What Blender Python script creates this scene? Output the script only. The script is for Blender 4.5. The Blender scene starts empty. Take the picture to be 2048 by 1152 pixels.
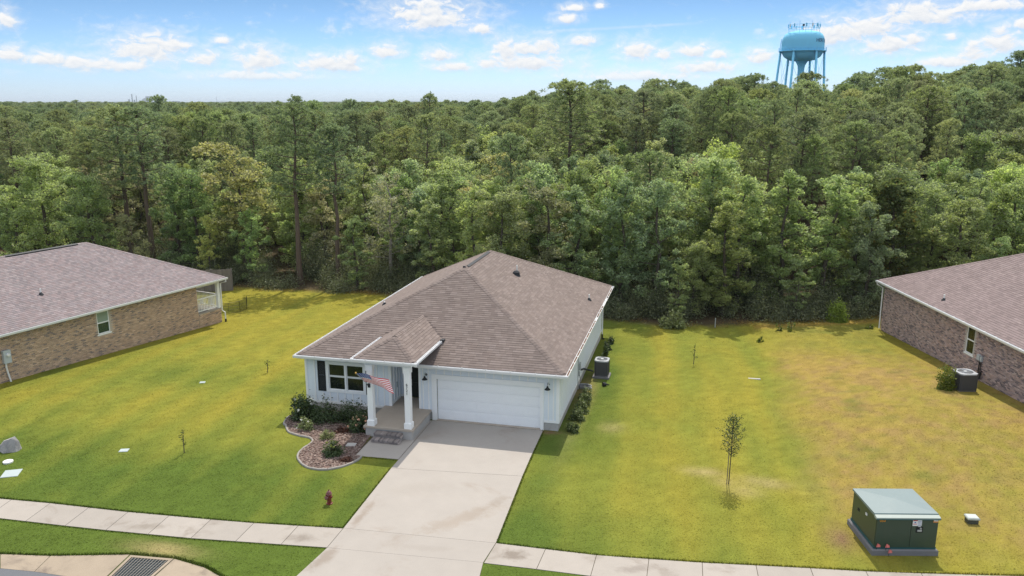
import bpy, math, random
import numpy as np
from mathutils import Matrix, Vector

R = math.radians
rnd = random.Random(7)
rng = np.random.default_rng(11)
SC = bpy.context.scene
COL = SC.collection

# ------------------------------------------------------------------ camera
cam_data = bpy.data.cameras.new('camera')
cam = bpy.data.objects.new('camera', cam_data)
COL.objects.link(cam)
CAM = (11.27, -32.59, 14.16)
cam.location = CAM
cam.rotation_euler = (R(90 - 13.055), 0, R(13.3575))
cam_data.sensor_width = 36
cam_data.lens = 28.125
cam_data.clip_start = 0.5
cam_data.clip_end = 60000
SC.camera = cam

# ------------------------------------------------------------------ light and sky
SUN_EL, SUN_AZ = 56.0, 0.5          # azimuth clockwise from +Y
sun_data = bpy.data.lights.new('sun', 'SUN')
sun = bpy.data.objects.new('sun', sun_data)
COL.objects.link(sun)
sun_data.energy = 2.0
sun_data.angle = R(0.53)
sun_data.color = (1.0, 0.92, 0.80)
sd = Vector((math.sin(R(SUN_AZ)) * math.cos(R(SUN_EL)), math.cos(R(SUN_AZ)) * math.cos(R(SUN_EL)), math.sin(R(SUN_EL))))
sun.rotation_euler = sd.to_track_quat('Z', 'Y').to_euler()
sun.location = sd * 200

SKY_STRENGTH = 0.15
EXPOSURE = 1.2
SC.view_settings.view_transform = 'Standard'
SC.view_settings.look = 'None'
SC.view_settings.exposure = EXPOSURE
SC.view_settings.gamma = 1.0
SC.view_settings.use_curve_mapping = False
SC.cycles.max_bounces = 8
SC.cycles.diffuse_bounces = 5
SC.cycles.glossy_bounces = 2
SC.cycles.transmission_bounces = 3
SC.cycles.transparent_max_bounces = 6
SC.cycles.volume_bounces = 0
SC.cycles.caustics_reflective = False
SC.cycles.caustics_refractive = False
SC.cycles.use_denoising = True
SC.cycles.use_adaptive_sampling = False
SC.cycles.denoiser = 'OPENIMAGEDENOISE'
SC.cycles.denoising_input_passes = 'RGB_ALBEDO_NORMAL'
SC.cycles.denoising_prefilter = 'NONE'
SC.cycles.sample_clamp_indirect = 6


class NT:
    """small helper to wire nodes"""
    def __init__(self, tree):
        self.t = tree
        self.n = tree.nodes
        self.l = tree.links

    def new(self, kind, **kw):
        n = self.n.new(kind)
        for k, v in kw.items():
            setattr(n, k, v)
        return n

    def put(self, sock, v):
        if v is None:
            return
        if isinstance(v, bpy.types.NodeSocket):
            self.l.new(v, sock)
        else:
            sock.default_value = v

    def math(self, op, a, b=None, c=None, clamp=False):
        n = self.new('ShaderNodeMath', operation=op, use_clamp=clamp)
        for i, v in enumerate((a, b, c)):
            self.put(n.inputs[i], v) if v is not None else None
        return n.outputs[0]

    def vmath(self, op, a, b=None):
        n = self.new('ShaderNodeVectorMath', operation=op)
        self.put(n.inputs[0], a)
        if b is not None:
            self.put(n.inputs[1], b)
        return n.outputs[0]

    def comb(self, x, y, z):
        n = self.new('ShaderNodeCombineXYZ')
        for i, v in enumerate((x, y, z)):
            self.put(n.inputs[i], v)
        return n.outputs[0]

    def sep(self, v):
        n = self.new('ShaderNodeSeparateXYZ')
        self.put(n.inputs[0], v)
        return n.outputs

    def mix(self, f, a, b, blend='MIX'):
        n = self.new('ShaderNodeMix', data_type='RGBA', blend_type=blend)
        self.put(n.inputs[0], f)
        for s, v in ((n.inputs[6], a), (n.inputs[7], b)):
            if isinstance(v, tuple) and len(v) == 3:
                v = (*v, 1)
            self.put(s, v)
        return n.outputs[2]

    def noise(self, vec, scale, detail=3, rough=.55, dist=0.0, dims='3D'):
        n = self.new('ShaderNodeTexNoise', noise_dimensions=dims)
        if vec is not None:
            self.put(n.inputs['Vector'], vec)
        n.inputs['Scale'].default_value = scale
        n.inputs['Detail'].default_value = detail
        n.inputs['Roughness'].default_value = rough
        n.inputs['Distortion'].default_value = dist
        return n.outputs[0]

    def mapr(self, v, a, b, c=0.0, d=1.0, smooth=True):
        n = self.new('ShaderNodeMapRange', interpolation_type='SMOOTHSTEP' if smooth else 'LINEAR')
        self.put(n.inputs[0], v)
        for i, q in enumerate((a, b, c, d)):
            self.put(n.inputs[i + 1], q)
        return n.outputs[0]

    def ramp(self, v, stops, interp='LINEAR'):
        n = self.new('ShaderNodeValToRGB')
        n.color_ramp.interpolation = interp
        e = n.color_ramp.elements
        while len(e) < len(stops):
            e.new(0.5)
        for q, (p, c) in zip(e, stops):
            q.position = p
            q.color = (*c, 1)
        self.put(n.inputs[0], v)
        return n.outputs[0]


# cumulus in view: azimuth, elevation, half width, half height (degrees)
CLOUDS = [(-18.92, 5.92, 2.88, 0.95), (-15.37, 4.98, 0.82, 0.36), (-44.41, 4.82, 0.5, 0.5), (-36.82, 3.46, 2.2, 0.78),
          (-35.49, 3.71, 0.89, 0.3), (-44.45, 2.87, 0.76, 0.34), (-42.68, 2.63, 1.06, 0.35), (-40.71, 2.39, 1.52, 0.41),
          (-32.47, 3.94, 0.49, 0.22), (-30.22, 2.89, 1.43, 0.69), (-33.77, 2.92, 0.91, 0.5), (-38.36, 2.29, 1.43, 0.3),
          (-25.72, 2.62, 2.32, 0.52), (-24.55, 2.86, 1.17, 0.39), (-21.86, 3.47, 1.01, 0.42), (-18.3, 3.24, 1.03, 0.43),
          (-17.46, 2.45, 1.38, 0.3), (-13.84, 3.51, 1.03, 0.85), (-11.78, 3.77, 2.06, 0.52), (-8.53, 4.15, 0.88, 0.29),
          (-12.46, 2.79, 3.1, 0.53), (-9.58, 5.61, 0.78, 0.32), (-7.4, 6.39, 0.34, 0.19), (-9.08, 6.28, 0.74, 0.22),
          (-4.79, 3.47, 1.21, 0.58), (-3.27, 3.2, 0.73, 0.32), (-0.97, 3.43, 1.18, 0.39), (0.35, 3.16, 0.84, 0.29),
          (-0.26, 2.39, 2.27, 0.39), (3.24, 3.05, 0.88, 0.41), (7.59, 4.35, 1.77, 0.79),
          (9.76, 4.73, 2.27, 0.65), (12.78, 5.34, 2.94, 0.63), (15.93, 5.67, 2.27, 0.36), (11.0, 3.65, 1.82, 0.6),
          (12.38, 3.9, 0.72, 0.35), (14.42, 3.92, 0.4, 0.23), (15.57, 3.08, 0.84, 0.49), (17.06, 3.6, 1.13, 0.68),
          (17.78, 4.54, 0.62, 0.31), (14.18, 2.47, 1.6, 0.29), (-30.3, 1.77, 3.87, 0.26), (-4.9, 1.83, 4.02, 0.33)]


def cloud_group():
    g = bpy.data.node_groups.new('cloud_field', 'ShaderNodeTree')
    g.interface.new_socket('az', in_out='INPUT', socket_type='NodeSocketFloat')
    g.interface.new_socket('el', in_out='INPUT', socket_type='NodeSocketFloat')
    g.interface.new_socket('field', in_out='OUTPUT', socket_type='NodeSocketFloat')
    k = NT(g)
    gi = k.new('NodeGroupInput')
    go = k.new('NodeGroupOutput')
    az, el = gi.outputs[0], gi.outputs[1]
    field = None
    for a, e, rx, ry in CLOUDS:
        rx, ry = rx * 1.22, ry * 1.22
        dx = k.math('MULTIPLY', k.math('SUBTRACT', az, a), 1 / rx)
        dy = k.math('SUBTRACT', el, e - ry * .35)
        up = k.math('MULTIPLY', k.math('MAXIMUM', dy, 0.0), 1 / (ry * 1.3))
        dn = k.math('MULTIPLY', k.math('MINIMUM', dy, 0.0), 1 / (ry * .7))
        dd = k.math('ADD', up, dn)
        q = k.math('SQRT', k.math('ADD', k.math('MULTIPLY', dx, dx), k.math('MULTIPLY', dd, dd)))
        q = k.math('SUBTRACT', 1.0, q)
        field = q if field is None else k.math('MAXIMUM', field, q)
    vec = k.comb(az, k.math('MULTIPLY', el, 1.7), 0.0)
    # scattered small cumulus everywhere round the horizon
    low = k.math('SUBTRACT', k.noise(vec, .42, 4, .6, .3), .66)
    low = k.math('MULTIPLY', low, 5.0)
    band = k.math('MULTIPLY', k.mapr(el, .8, 2.2), k.mapr(el, 9.0, 3.2))
    low = k.math('ADD', low, k.mapr(band, 0, 1, -1.2, -.25))
    field = k.math('MAXIMUM', field, low)
    # unseen clouds overhead, added to fill the shade with neutral light
    ra, re_ = k.math('MULTIPLY', az, math.pi / 180), k.math('MULTIPLY', el, math.pi / 180)
    kk = k.math('DIVIDE', k.math('COSINE', re_), k.math('ADD', k.math('SINE', re_), .14))
    pv = k.comb(k.math('MULTIPLY', k.math('SINE', ra), kk), k.math('MULTIPLY', k.math('COSINE', ra), kk), 0.0)
    hi = k.math('MULTIPLY', k.math('SUBTRACT', k.noise(pv, 1.3, 6, .6, .4), .50), 6.0)
    hi = k.math('ADD', hi, k.mapr(el, 8.0, 18.0, -3.0, .85))
    field = k.math('MAXIMUM', field, hi)
    field = k.math('MAXIMUM', field, -1.0)
    n1 = k.noise(vec, 1.05, 9, .63, .55)
    field = k.math('ADD', field, k.math('MULTIPLY', k.math('SUBTRACT', n1, .5), 2.6))
    k.put(go.inputs[0], k.math('ADD', field, .12))
    return g


def build_world():
    w = bpy.data.worlds.new('World')
    SC.world = w
    w.use_nodes = True
    k = NT(w.node_tree)
    k.n.clear()
    out = k.new('ShaderNodeOutputWorld')
    bg = k.new('ShaderNodeBackground')
    bg.inputs[1].default_value = SKY_STRENGTH
    sky = k.new('ShaderNodeTexSky', sky_type='NISHITA')
    sky.sun_disc = False
    sky.sun_elevation = R(SUN_EL)
    sky.sun_rotation = R(SUN_AZ)
    sky.altitude = 50
    sky.air_density = 1.0
    sky.dust_density = 0.3
    sky.ozone_density = 2.5
    tc = k.new('ShaderNodeTexCoord')
    s = k.sep(tc.outputs['Generated'])
    az = k.math('MULTIPLY', k.math('ARCTAN2', s[0], s[1]), 57.29578)
    el = k.math('MULTIPLY', k.math('ARCSINE', s[2]), 57.29578)
    grp = cloud_group()

    def field(a, e):
        n = k.new('ShaderNodeGroup', node_tree=grp)
        k.put(n.inputs[0], a)
        k.put(n.inputs[1], e)
        return n.outputs[0]
    f0 = field(az, el)
    f1 = field(k.math('SUBTRACT', az, .10), k.math('ADD', el, .22))
    dens = k.mapr(f0, -.05, .75)
    soft = k.math('MULTIPLY', k.mapr(f0, -.8, .7), .50)
    dens = k.math('MAXIMUM', dens, soft)
    hazefade = k.mapr(el, .3, 2.6, .40, 1.0)
    dens = k.math('MULTIPLY', dens, hazefade)
    # thin streak of cirrus
    el_line = k.math('ADD', 4.92, k.math('MULTIPLY', k.math('ADD', az, 6.2), .041))
    st = k.math('ABSOLUTE', k.math('SUBTRACT', el, el_line))
    st = k.math('MULTIPLY', k.mapr(st, .16, .0), k.mapr(k.math('ABSOLUTE', k.math('ADD', az, 6.2)), 6.5, 3.0))
    st = k.math('MULTIPLY', st, k.noise(k.comb(az, k.math('MULTIPLY', el, 6.0), 0.0), .8, 4))
    shade = k.math('ADD', .62, k.math('MULTIPLY', k.math('SUBTRACT', f0, f1), .55), clamp=True)
    thick = k.mapr(f0, .5, 1.6, 0.0, .22)
    shade = k.math('SUBTRACT', shade, thick, clamp=True)
    cc = k.ramp(shade, [(0.0, (.60, .67, .79)), (.40, (.80, .84, .90)), (.8, (.97, .97, .97)), (1.0, (1.0, 1.0, 1.0))])
    inv = 1.0 / (SKY_STRENGTH * 2 ** EXPOSURE)
    gain = k.mapr(el, 7.5, 16.0, inv, inv * 1.22)  # clouds above the view are brightened for extra fill light
    cc = k.mix(1.0, cc, k.comb(gain, gain, gain), 'MULTIPLY')
    # the air itself: pale milky blue low down, clearer blue above
    tint = k.ramp(k.mapr(el, 0.0, 50.0, 0, 1, False), [(0.0, (.27, .345, .54)), (.05, (.235, .315, .47)), (.14, (.158, .218, .298)), (.4, (.42, .50, .56)), (.8, (1.0, 1.0, .90)), (1.0, (1.0, 1.0, .90))])
    base = k.mix(1.0, sky.outputs[0], tint, 'MULTIPLY')
    base = k.mix(k.math('MULTIPLY', st, .5), base, (.85 * inv, .9 * inv, .95 * inv))
    final = k.mix(dens, base, cc)
    k.put(bg.inputs[0], final)
    k.l.new(bg.outputs[0], out.inputs[0])


build_world()


# ------------------------------------------------------------------ mesh helpers
class MB:
    def __init__(self):
        self.v, self.f, self.m = [], [], []

    def add(self, vs, fs, mi=0):
        o = len(self.v)
        self.v.extend([tuple(q) for q in vs])
        self.f.extend([tuple(i + o for i in q) for q in fs])
        self.m.extend([mi] * len(fs))
        return self

    BF = [(0, 3, 2, 1), (4, 5, 6, 7), (0, 1, 5, 4), (1, 2, 6, 5), (2, 3, 7, 6), (3, 0, 4, 7)]

    def box(self, x0, x1, y0, y1, z0, z1, mi=0):
        return self.add([(x0, y0, z0), (x1, y0, z0), (x1, y1, z0), (x0, y1, z0),
                         (x0, y0, z1), (x1, y0, z1), (x1, y1, z1), (x0, y1, z1)], self.BF, mi)

    def obox(self, M, sx, sy, sz, mi=0):
        vs = [M @ Vector((x * sx / 2, y * sy / 2, z * sz / 2)) for x, y, z in
              ((-1, -1, -1), (1, -1, -1), (1, 1, -1), (-1, 1, -1), (-1, -1, 1), (1, -1, 1), (1, 1, 1), (-1, 1, 1))]
        return self.add(vs, self.BF, mi)

    def bbox(self, x0, x1, y0, y1, z0, z1, b=.02, mi=0):
        """box with chamfered upper edges"""
        vs = [(x0, y0, z0), (x1, y0, z0), (x1, y1, z0), (x0, y1, z0),
              (x0, y0, z1 - b), (x1, y0, z1 - b), (x1, y1, z1 - b), (x0, y1, z1 - b),
              (x0 + b, y0 + b, z1), (x1 - b, y0 + b, z1), (x1 - b, y1 - b, z1), (x0 + b, y1 - b, z1)]
        fs = [(0, 3, 2, 1), (0, 1, 5, 4), (1, 2, 6, 5), (2, 3, 7, 6), (3, 0, 4, 7),
              (4, 5, 9, 8), (5, 6, 10, 9), (6, 7, 11, 10), (7, 4, 8, 11), (8, 9, 10, 11)]
        return self.add(vs, fs, mi)

    def prism(self, poly, z0, z1, mi=0):
        n = len(poly)
        zf0 = z0 if callable(z0) else (lambda x, y: z0)
        zf1 = z1 if callable(z1) else (lambda x, y: z1)
        vs = [(x, y, zf0(x, y)) for x, y in poly] + [(x, y, zf1(x, y)) for x, y in poly]
        fs = [tuple(range(n - 1, -1, -1)), tuple(range(n, 2 * n))]
        fs += [(i, (i + 1) % n, n + (i + 1) % n, n + i) for i in range(n)]
        return self.add(vs, fs, mi)

    def path(self, pts, rad, n=8, mi=0, cap=True):
        pts = [Vector(p) for p in pts]
        if not isinstance(rad, (list, tuple)):
            rad = [rad] * len(pts)
        vs, fs = [], []
        for i, p in enumerate(pts):
            t = (pts[min(i + 1, len(pts) - 1)] - pts[max(i - 1, 0)]).normalized()
            a = t.orthogonal().normalized() if abs(t.z) > .9 else t.cross(Vector((0, 0, 1))).normalized()
            b = t.cross(a)
            for j in range(n):
                q = 2 * math.pi * j / n
                vs.append(p + (a * math.cos(q) + b * math.sin(q)) * rad[i])
        for i in range(len(pts) - 1):
            for j in range(n):
                k2 = (j + 1) % n
                fs.append((i * n + j, i * n + k2, (i + 1) * n + k2, (i + 1) * n + j))
        if cap:
            fs.append(tuple(range(n - 1, -1, -1)))
            fs.append(tuple(range((len(pts) - 1) * n, len(pts) * n)))
        return self.add(vs, fs, mi)

    def lathe(self, prof, n=16, M=None, mi=0):
        M = M or Matrix()
        vs, fs = [], []
        for r, z in prof:
            for j in range(n):
                q = 2 * math.pi * j / n
                vs.append(M @ Vector((r * math.cos(q), r * math.sin(q), z)))
        for i in range(len(prof) - 1):
            for j in range(n):
                k2 = (j + 1) % n
                fs.append((i * n + j, i * n + k2, (i + 1) * n + k2, (i + 1) * n + j))
        fs.append(tuple(range(n - 1, -1, -1)))
        fs.append(tuple(range((len(prof) - 1) * n, len(prof) * n)))
        return self.add(vs, fs, mi)

    def mesh(self, name, mats, smooth=False):
        me = bpy.data.meshes.new(name)
        me.from_pydata(self.v, [], self.f)
        for m in (mats if isinstance(mats, (list, tuple)) else [mats]):
            me.materials.append(m)
        me.polygons.foreach_set('material_index', self.m)
        if smooth:
            me.polygons.foreach_set('use_smooth', [True] * len(self.f))
        me.update()
        return me


def np_mesh(name, V, F, mats, attrs=None):
    """V (n,3), F (m,k) all faces the same size"""
    me = bpy.data.meshes.new(name)
    n, (m, k) = len(V), F.shape
    me.vertices.add(n)
    me.vertices.foreach_set('co', np.ascontiguousarray(V, dtype=np.float32).ravel())
    me.loops.add(m * k)
    me.loops.foreach_set('vertex_index', np.ascontiguousarray(F, dtype=np.int32).ravel())
    me.polygons.add(m)
    me.polygons.foreach_set('loop_start', np.arange(0, m * k, k, dtype=np.int32))
    try:
        me.polygons.foreach_set('loop_total', np.full(m, k, dtype=np.int32))
    except Exception:
        pass
    for mm in (mats if isinstance(mats, (list, tuple)) else [mats]):
        me.materials.append(mm)
    if attrs:
        for an, (dom, arr) in attrs.items():
            a = me.attributes.new(an, 'FLOAT_COLOR', dom)
            a.data.foreach_set('color', np.ascontiguousarray(arr, dtype=np.float32).ravel())
    me.update(calc_edges=True)
    me.validate()
    return me


def obj(name, me, parent=None, M=None, loc=None, rotz=None, kind=None, label=None):
    o = bpy.data.objects.new(name, me)
    COL.objects.link(o)
    if parent is not None:
        o.parent = parent
    if M is not None:
        o.matrix_local = M
    if loc is not None:
        o.location = loc
    if rotz is not None:
        o.rotation_euler = (0, 0, rotz)
    if kind:
        o['kind'] = kind
    if label:
        o['label'] = label
    return o


def tag(o, label, cat, group=None):
    o['label'] = label
    o['category'] = cat
    if group:
        o['group'] = group
    return o


def thing(name, label, cat, loc=(0, 0, 0), rotz=0.0, group=None):
    o = obj(name, None, loc=loc, rotz=rotz)
    o.empty_display_size = .3
    return tag(o, label, cat, group)


def copy_tree(o, parent=None):
    c = o.copy()
    COL.objects.link(c)
    if parent is not None:
        c.parent = parent
    for ch in list(o.children):
        copy_tree(ch, c)
    return c


# ------------------------------------------------------------------ materials
def mat(name, color, rough=.8, vary=.12, nscale=3.0, detail=5, piece=0.0, bump=0.0, bscale=40.0, metal=0.0,
        spec=.35, ramp=None, stain=None, coat=0.0, spots=()):
    """vary: soft tone variation; piece: tone change from piece to piece; ramp: tints picked per piece"""
    m = bpy.data.materials.new(name)
    m.use_nodes = True
    k = NT(m.node_tree)
    b = k.n['Principled BSDF']
    b.inputs['Roughness'].default_value = rough
    b.inputs['Metallic'].default_value = metal
    b.inputs['Specular IOR Level'].default_value = spec
    b.inputs['Coat Weight'].default_value = coat
    geo = k.new('ShaderNodeNewGeometry')
    pos = geo.outputs['Position']
    c = (*color, 1)
    if piece or ramp:
        oi = k.new('ShaderNodeObjectInfo')
        r = k.math('FRACT', k.math('ADD', k.math('MULTIPLY', oi.outputs['Random'], 7.31), geo.outputs['Random Per Island']))
        if ramp:
            n = len(ramp)
            c = k.ramp(r, [((i + .0) / n, q) for i, q in enumerate(ramp)], 'CONSTANT')
            r = k.math('FRACT', k.math('MULTIPLY', r, 17.7))
        f = k.math('ADD', 1 - piece, k.math('MULTIPLY', r, 2 * piece))
        c = k.mix(1.0, c, k.comb(f, f, f), 'MULTIPLY')
    if vary:
        n1 = k.noise(pos, nscale, detail, .6)
        f = k.math('ADD', 1 - vary, k.math('MULTIPLY', n1, 2 * vary))
        n2 = k.noise(pos, nscale * .13, 3, .5)
        f = k.math('MULTIPLY', f, k.math('ADD', 1 - vary * .7, k.math('MULTIPLY', n2, 1.4 * vary)))
        c = k.mix(1.0, c, k.comb(f, f, f), 'MULTIPLY')
    if stain:
        col, scale, lo, hi, amt = stain
        sv = k.vmath('MULTIPLY', pos, (1.0, 1.0, .6))
        s = k.math('MULTIPLY', k.mapr(k.noise(sv, scale, 6, .65, .6), lo, hi), amt)
        c = k.mix(s, c, col)
    if spots:
        p3 = k.sep(pos)
        blot = k.noise(pos, 2.2, 6, .7, .5)
        for sx0, sy0, ra, rb, ang, scol, amt in spots:
            dx, dy = k.math('SUBTRACT', p3[0], sx0), k.math('SUBTRACT', p3[1], sy0)
            ca, sa = math.cos(R(ang)), math.sin(R(ang))
            u = k.math('MULTIPLY', k.math('ADD', k.math('MULTIPLY', dx, ca), k.math('MULTIPLY', dy, sa)), 1 / ra)
            v = k.math('MULTIPLY', k.math('SUBTRACT', k.math('MULTIPLY', dy, ca), k.math('MULTIPLY', dx, sa)), 1 / rb)
            d = k.math('SQRT', k.math('ADD', k.math('MULTIPLY', u, u), k.math('MULTIPLY', v, v)))
            d = k.math('SUBTRACT', k.math('ADD', d, k.math('MULTIPLY', k.math('SUBTRACT', blot, .5), 2.2)), 0.0)
            c = k.mix(k.math('MULTIPLY', k.mapr(d, 1.15, .15), amt), c, scol)
    k.put(b.inputs['Base Color'], c)
    if bump:
        bn = k.new('ShaderNodeBump')
        bn.inputs['Strength'].default_value = bump
        bn.inputs['Distance'].default_value = .02
        k.put(bn.inputs['Height'], k.noise(pos, bscale, 3, .6))
        k.l.new(bn.outputs[0], b.inputs['Normal'])
    return m


def leaf_mat(name, cols, trans=.3, rough=.5, isl=.28, spec=.3, zgrad=None):
    """foliage: tree-to-tree tint, leaf-to-leaf tone, light passing through the blade"""
    m = bpy.data.materials.new(name)
    m.use_nodes = True
    k = NT(m.node_tree)
    b = k.n['Principled BSDF']
    out = k.n['Material Output']
    oi = k.new('ShaderNodeObjectInfo')
    geo = k.new('ShaderNodeNewGeometry')
    n = len(cols)
    c = k.ramp(oi.outputs['Random'], [(i / max(1, n - 1), q) for i, q in enumerate(cols)])
    r = geo.outputs['Random Per Island']
    f = k.math('ADD', 1 - isl, k.math('MULTIPLY', r, 2 * isl))
    c = k.mix(1.0, c, k.comb(f, f, k.math('MULTIPLY', f, .95)), 'MULTIPLY')
    patch = k.noise(geo.outputs['Position'], .7, 2, .5)
    c = k.mix(k.mapr(patch, .35, .7, 0, .35), c, k.mix(1.0, c, (1.28, 1.2, .9, 1), 'MULTIPLY'))
    c = k.mix(1.0, c, oi.outputs['Color'], 'MULTIPLY')
    k.put(b.inputs['Base Color'], c)
    b.inputs['Roughness'].default_value = rough
    b.inputs['Specular IOR Level'].default_value = spec
    tr = k.new('ShaderNodeBsdfTranslucent')
    k.put(tr.inputs[0], k.mix(1.0, c, (1.45, 1.5, 1.0, 1), 'MULTIPLY'))
    mx = k.new('ShaderNodeMixShader')
    mx.inputs[0].default_value = trans
    k.l.new(b.outputs[0], mx.inputs[1])
    k.l.new(tr.outputs[0], mx.inputs[2])
    k.l.new(mx.outputs[0], out.inputs[0])
    return m


def attr_mat(name, fine=.35, fscale=9.0, trans=0.0, isl=0.0):
    """surface whose own colour is stored per vertex or face (lawn zones), with fine grain"""
    m = bpy.data.materials.new(name)
    m.use_nodes = True
    k = NT(m.node_tree)
    b = k.n['Principled BSDF']
    b.inputs['Roughness'].default_value = .9
    b.inputs['Specular IOR Level'].default_value = .04
    a = k.new('ShaderNodeAttribute', attribute_name='tint')
    geo = k.new('ShaderNodeNewGeometry')
    pos = geo.outputs['Position']
    f = k.math('ADD', 1 - fine, k.math('MULTIPLY', k.noise(pos, fscale, 4, .7), 2 * fine))
    f = k.math('MULTIPLY', f, k.math('ADD', 1 - fine * .5, k.math('MULTIPLY', k.noise(pos, fscale * .17, 3, .6), fine)))
    if isl:
        f = k.math('MULTIPLY', f, k.math('ADD', 1 - isl, k.math('MULTIPLY', geo.outputs['Random Per Island'], 2 * isl)))
    c = k.mix(1.0, a.outputs[0], k.comb(f, f, f), 'MULTIPLY')
    k.put(b.inputs['Base Color'], c)
    bn = k.new('ShaderNodeBump')
    bn.inputs['Strength'].default_value = .5
    bn.inputs['Distance'].default_value = .04
    k.put(bn.inputs['Height'], k.noise(pos, 22.0, 3, .7))
    if not trans:
        k.l.new(bn.outputs[0], b.inputs['Normal'])
    else:
        tr = k.new('ShaderNodeBsdfTranslucent')
        k.put(tr.inputs[0], c)
        mx = k.new('ShaderNodeMixShader')
        mx.inputs[0].default_value = trans
        k.l.new(b.outputs[0], mx.inputs[1])
        k.l.new(tr.outputs[0], mx.inputs[2])
        k.l.new(mx.outputs[0], k.n['Material Output'].inputs[0])
    return m


def glass_mat(name, tint, see=.35):
    m = bpy.data.materials.new(name)
    m.use_nodes = True
    k = NT(m.node_tree)
    b = k.n['Principled BSDF']
    b.inputs['Base Color'].default_value = (*tint, 1)
    b.inputs['Roughness'].default_value = .03
    b.inputs['Specular IOR Level'].default_value = .7
    t = k.new('ShaderNodeBsdfTransparent')
    mx = k.new('ShaderNodeMixShader')
    mx.inputs[0].default_value = see
    k.l.new(b.outputs[0], mx.inputs[1])
    k.l.new(t.outputs[0], mx.inputs[2])
    k.l.new(mx.outputs[0], k.n['Material Output'].inputs[0])
    return m


M = {}
M['shingle'] = mat('taupe_shingle', (.2, .17, .15), .95, .13, 7, piece=.08, bump=.35, bscale=60, spec=.2,
                   ramp=[(0.189, 0.154, 0.141), (0.203, 0.165, 0.151), (0.177, 0.143, 0.132), (0.212, 0.174, 0.161), (0.184, 0.148, 0.135)],
                   stain=((.12, .10, .095), .35, .55, .8, .35))
M['shingle_l'] = mat('mauve_shingle', (.26, .22, .22), .95, .13, 7, piece=.13, bump=.35, bscale=60, spec=.2,
                     ramp=[(0.238, 0.197, 0.203), (0.249, 0.208, 0.214), (0.219, 0.190, 0.200), (0.260, 0.223, 0.228), (0.226, 0.199, 0.207), (0.244, 0.197, 0.200)])
M['shingle_r'] = mat('rose_shingle', (.24, .2, .19), .95, .14, 7, piece=.09, bump=.35, bscale=60, spec=.2,
                     ramp=[(0.223, 0.176, 0.174), (0.234, 0.185, 0.184), (0.211, 0.167, 0.166), (0.243, 0.194, 0.192)],
                     stain=((.15, .12, .115), .4, .5, .8, .35))
M['siding'] = mat('painted_siding', (.73, .785, .84), .55, .04, 2, bump=.06, bscale=25)
M['trim'] = mat('white_trim', (.84, .85, .85), .45, .04, 2.5)
M['door_white'] = mat('white_garage_door', (.86, .88, .90), .45, .03, 2)
M['gutter'] = mat('white_gutter', (.74, .75, .77), .4, .06, 4, stain=((.5, .48, .44), 1.4, .62, .85, .5))
M['block'] = mat('foundation_block', (.40, .39, .375), .9, .16, 5, piece=.08, bump=.3, bscale=30, stain=((.17, .17, .175), 1.6, .56, .8, .75))
M['block_lit'] = mat('lit_foundation', (.46, .44, .42), .9, .10, 3, bump=.2, bscale=40, stain=((.30, .24, .18), .8, .55, .8, .4))  # paler copy of the foundation, the lit side put into its colour
M['porch_floor'] = mat('porch_concrete', (.40, .345, .29), .85, .10, 2, stain=((.3, .25, .21), 1.2, .6, .8, .35))
M['concrete'] = mat('pale_concrete', (.350, .322, .296), .9, .09, 1.2, 6, piece=.035, bump=.12, bscale=60, stain=((.23, .175, .135), .42, .54, .80, .55),
                    spots=[(3.7, -8.3, 2.1, .50, 47, (.25, .195, .145), .42), (4.6, -6.9, .8, .3, 60, (.22, .175, .135), .40), (.22, -8.9, .22, 1.3, 0, (.21, .16, .12), .55),
                           (.15, -11.7, .3, .9, -8, (.20, .155, .12), .55), (1.4, -6.6, 1.6, .7, 20, (.31, .28, .25), .35), (4.4, -2.3, .7, 1.5, 10, (.30, .265, .24), .35), (2.9, -10.4, 1.6, .22, 5, (.28, .25, .22), .30)])
M['walk'] = mat('sidewalk_concrete', (.335, .306, .277), .9, .11, 1.6, 6, piece=.06, bump=.12, bscale=60, stain=((.19, .155, .125), .7, .52, .74, .60),
                spots=[(6.0, -10.15, .55, .38, 5, (.155, .125, .10), .7), (-1.2, -10.75, .75, .3, 5, (.17, .14, .115), .6), (-6.6, -11.3, .8, .25, 15, (.18, .15, .12), .5), (9.9, -10.0, .7, .25, 20, (.18, .15, .13), .5)])
M['apron'] = mat('stained_gutter_concrete', (.325, .268, .205), .9, .14, 2, 6, piece=.06, bump=.15, stain=((.15, .12, .10), .8, .48, .72, .75))
M['joint'] = mat('dark_joint', (.10, .085, .065), .95, .2, 6)
M['asphalt'] = mat('asphalt', (.125, .133, .15), .9, .10, 40, 3, bump=.3, bscale=120)
M['brick_l'] = mat('tan_brick', (.3, .2, .15), .9, .10, 20, piece=.16, spec=.2,
                   ramp=[(0.557, 0.398, 0.280), (0.491, 0.347, 0.242), (0.438, 0.315, 0.224), (0.609, 0.443, 0.316), (0.517, 0.360, 0.248), (0.265, 0.212, 0.186), (0.543, 0.372, 0.255), (0.464, 0.334, 0.242)])
M['brick_r'] = mat('grey_rose_brick', (.3, .22, .2), .9, .10, 20, piece=.2, spec=.2,
                   ramp=[(0.430, 0.313, 0.281), (0.347, 0.260, 0.245), (0.499, 0.379, 0.351), (0.264, 0.200, 0.204), (0.458, 0.320, 0.281), (0.174, 0.140, 0.148), (0.388, 0.294, 0.281)])
M['brick_s'] = mat('step_brick', (.25, .22, .21), .9, .12, 20, piece=.22, ramp=[(.27, .235, .225), (.21, .185, .18), (.32, .28, .265), (.17, .15, .15)])
M['mortar_l'] = mat('tan_mortar', (.47, .41, .34), .95, .1, 4, stain=((.42, .30, .20), .5, .5, .75, .5))
M['mortar_r'] = mat('grey_mortar', (.46, .42, .40), .95, .1, 4)
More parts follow.
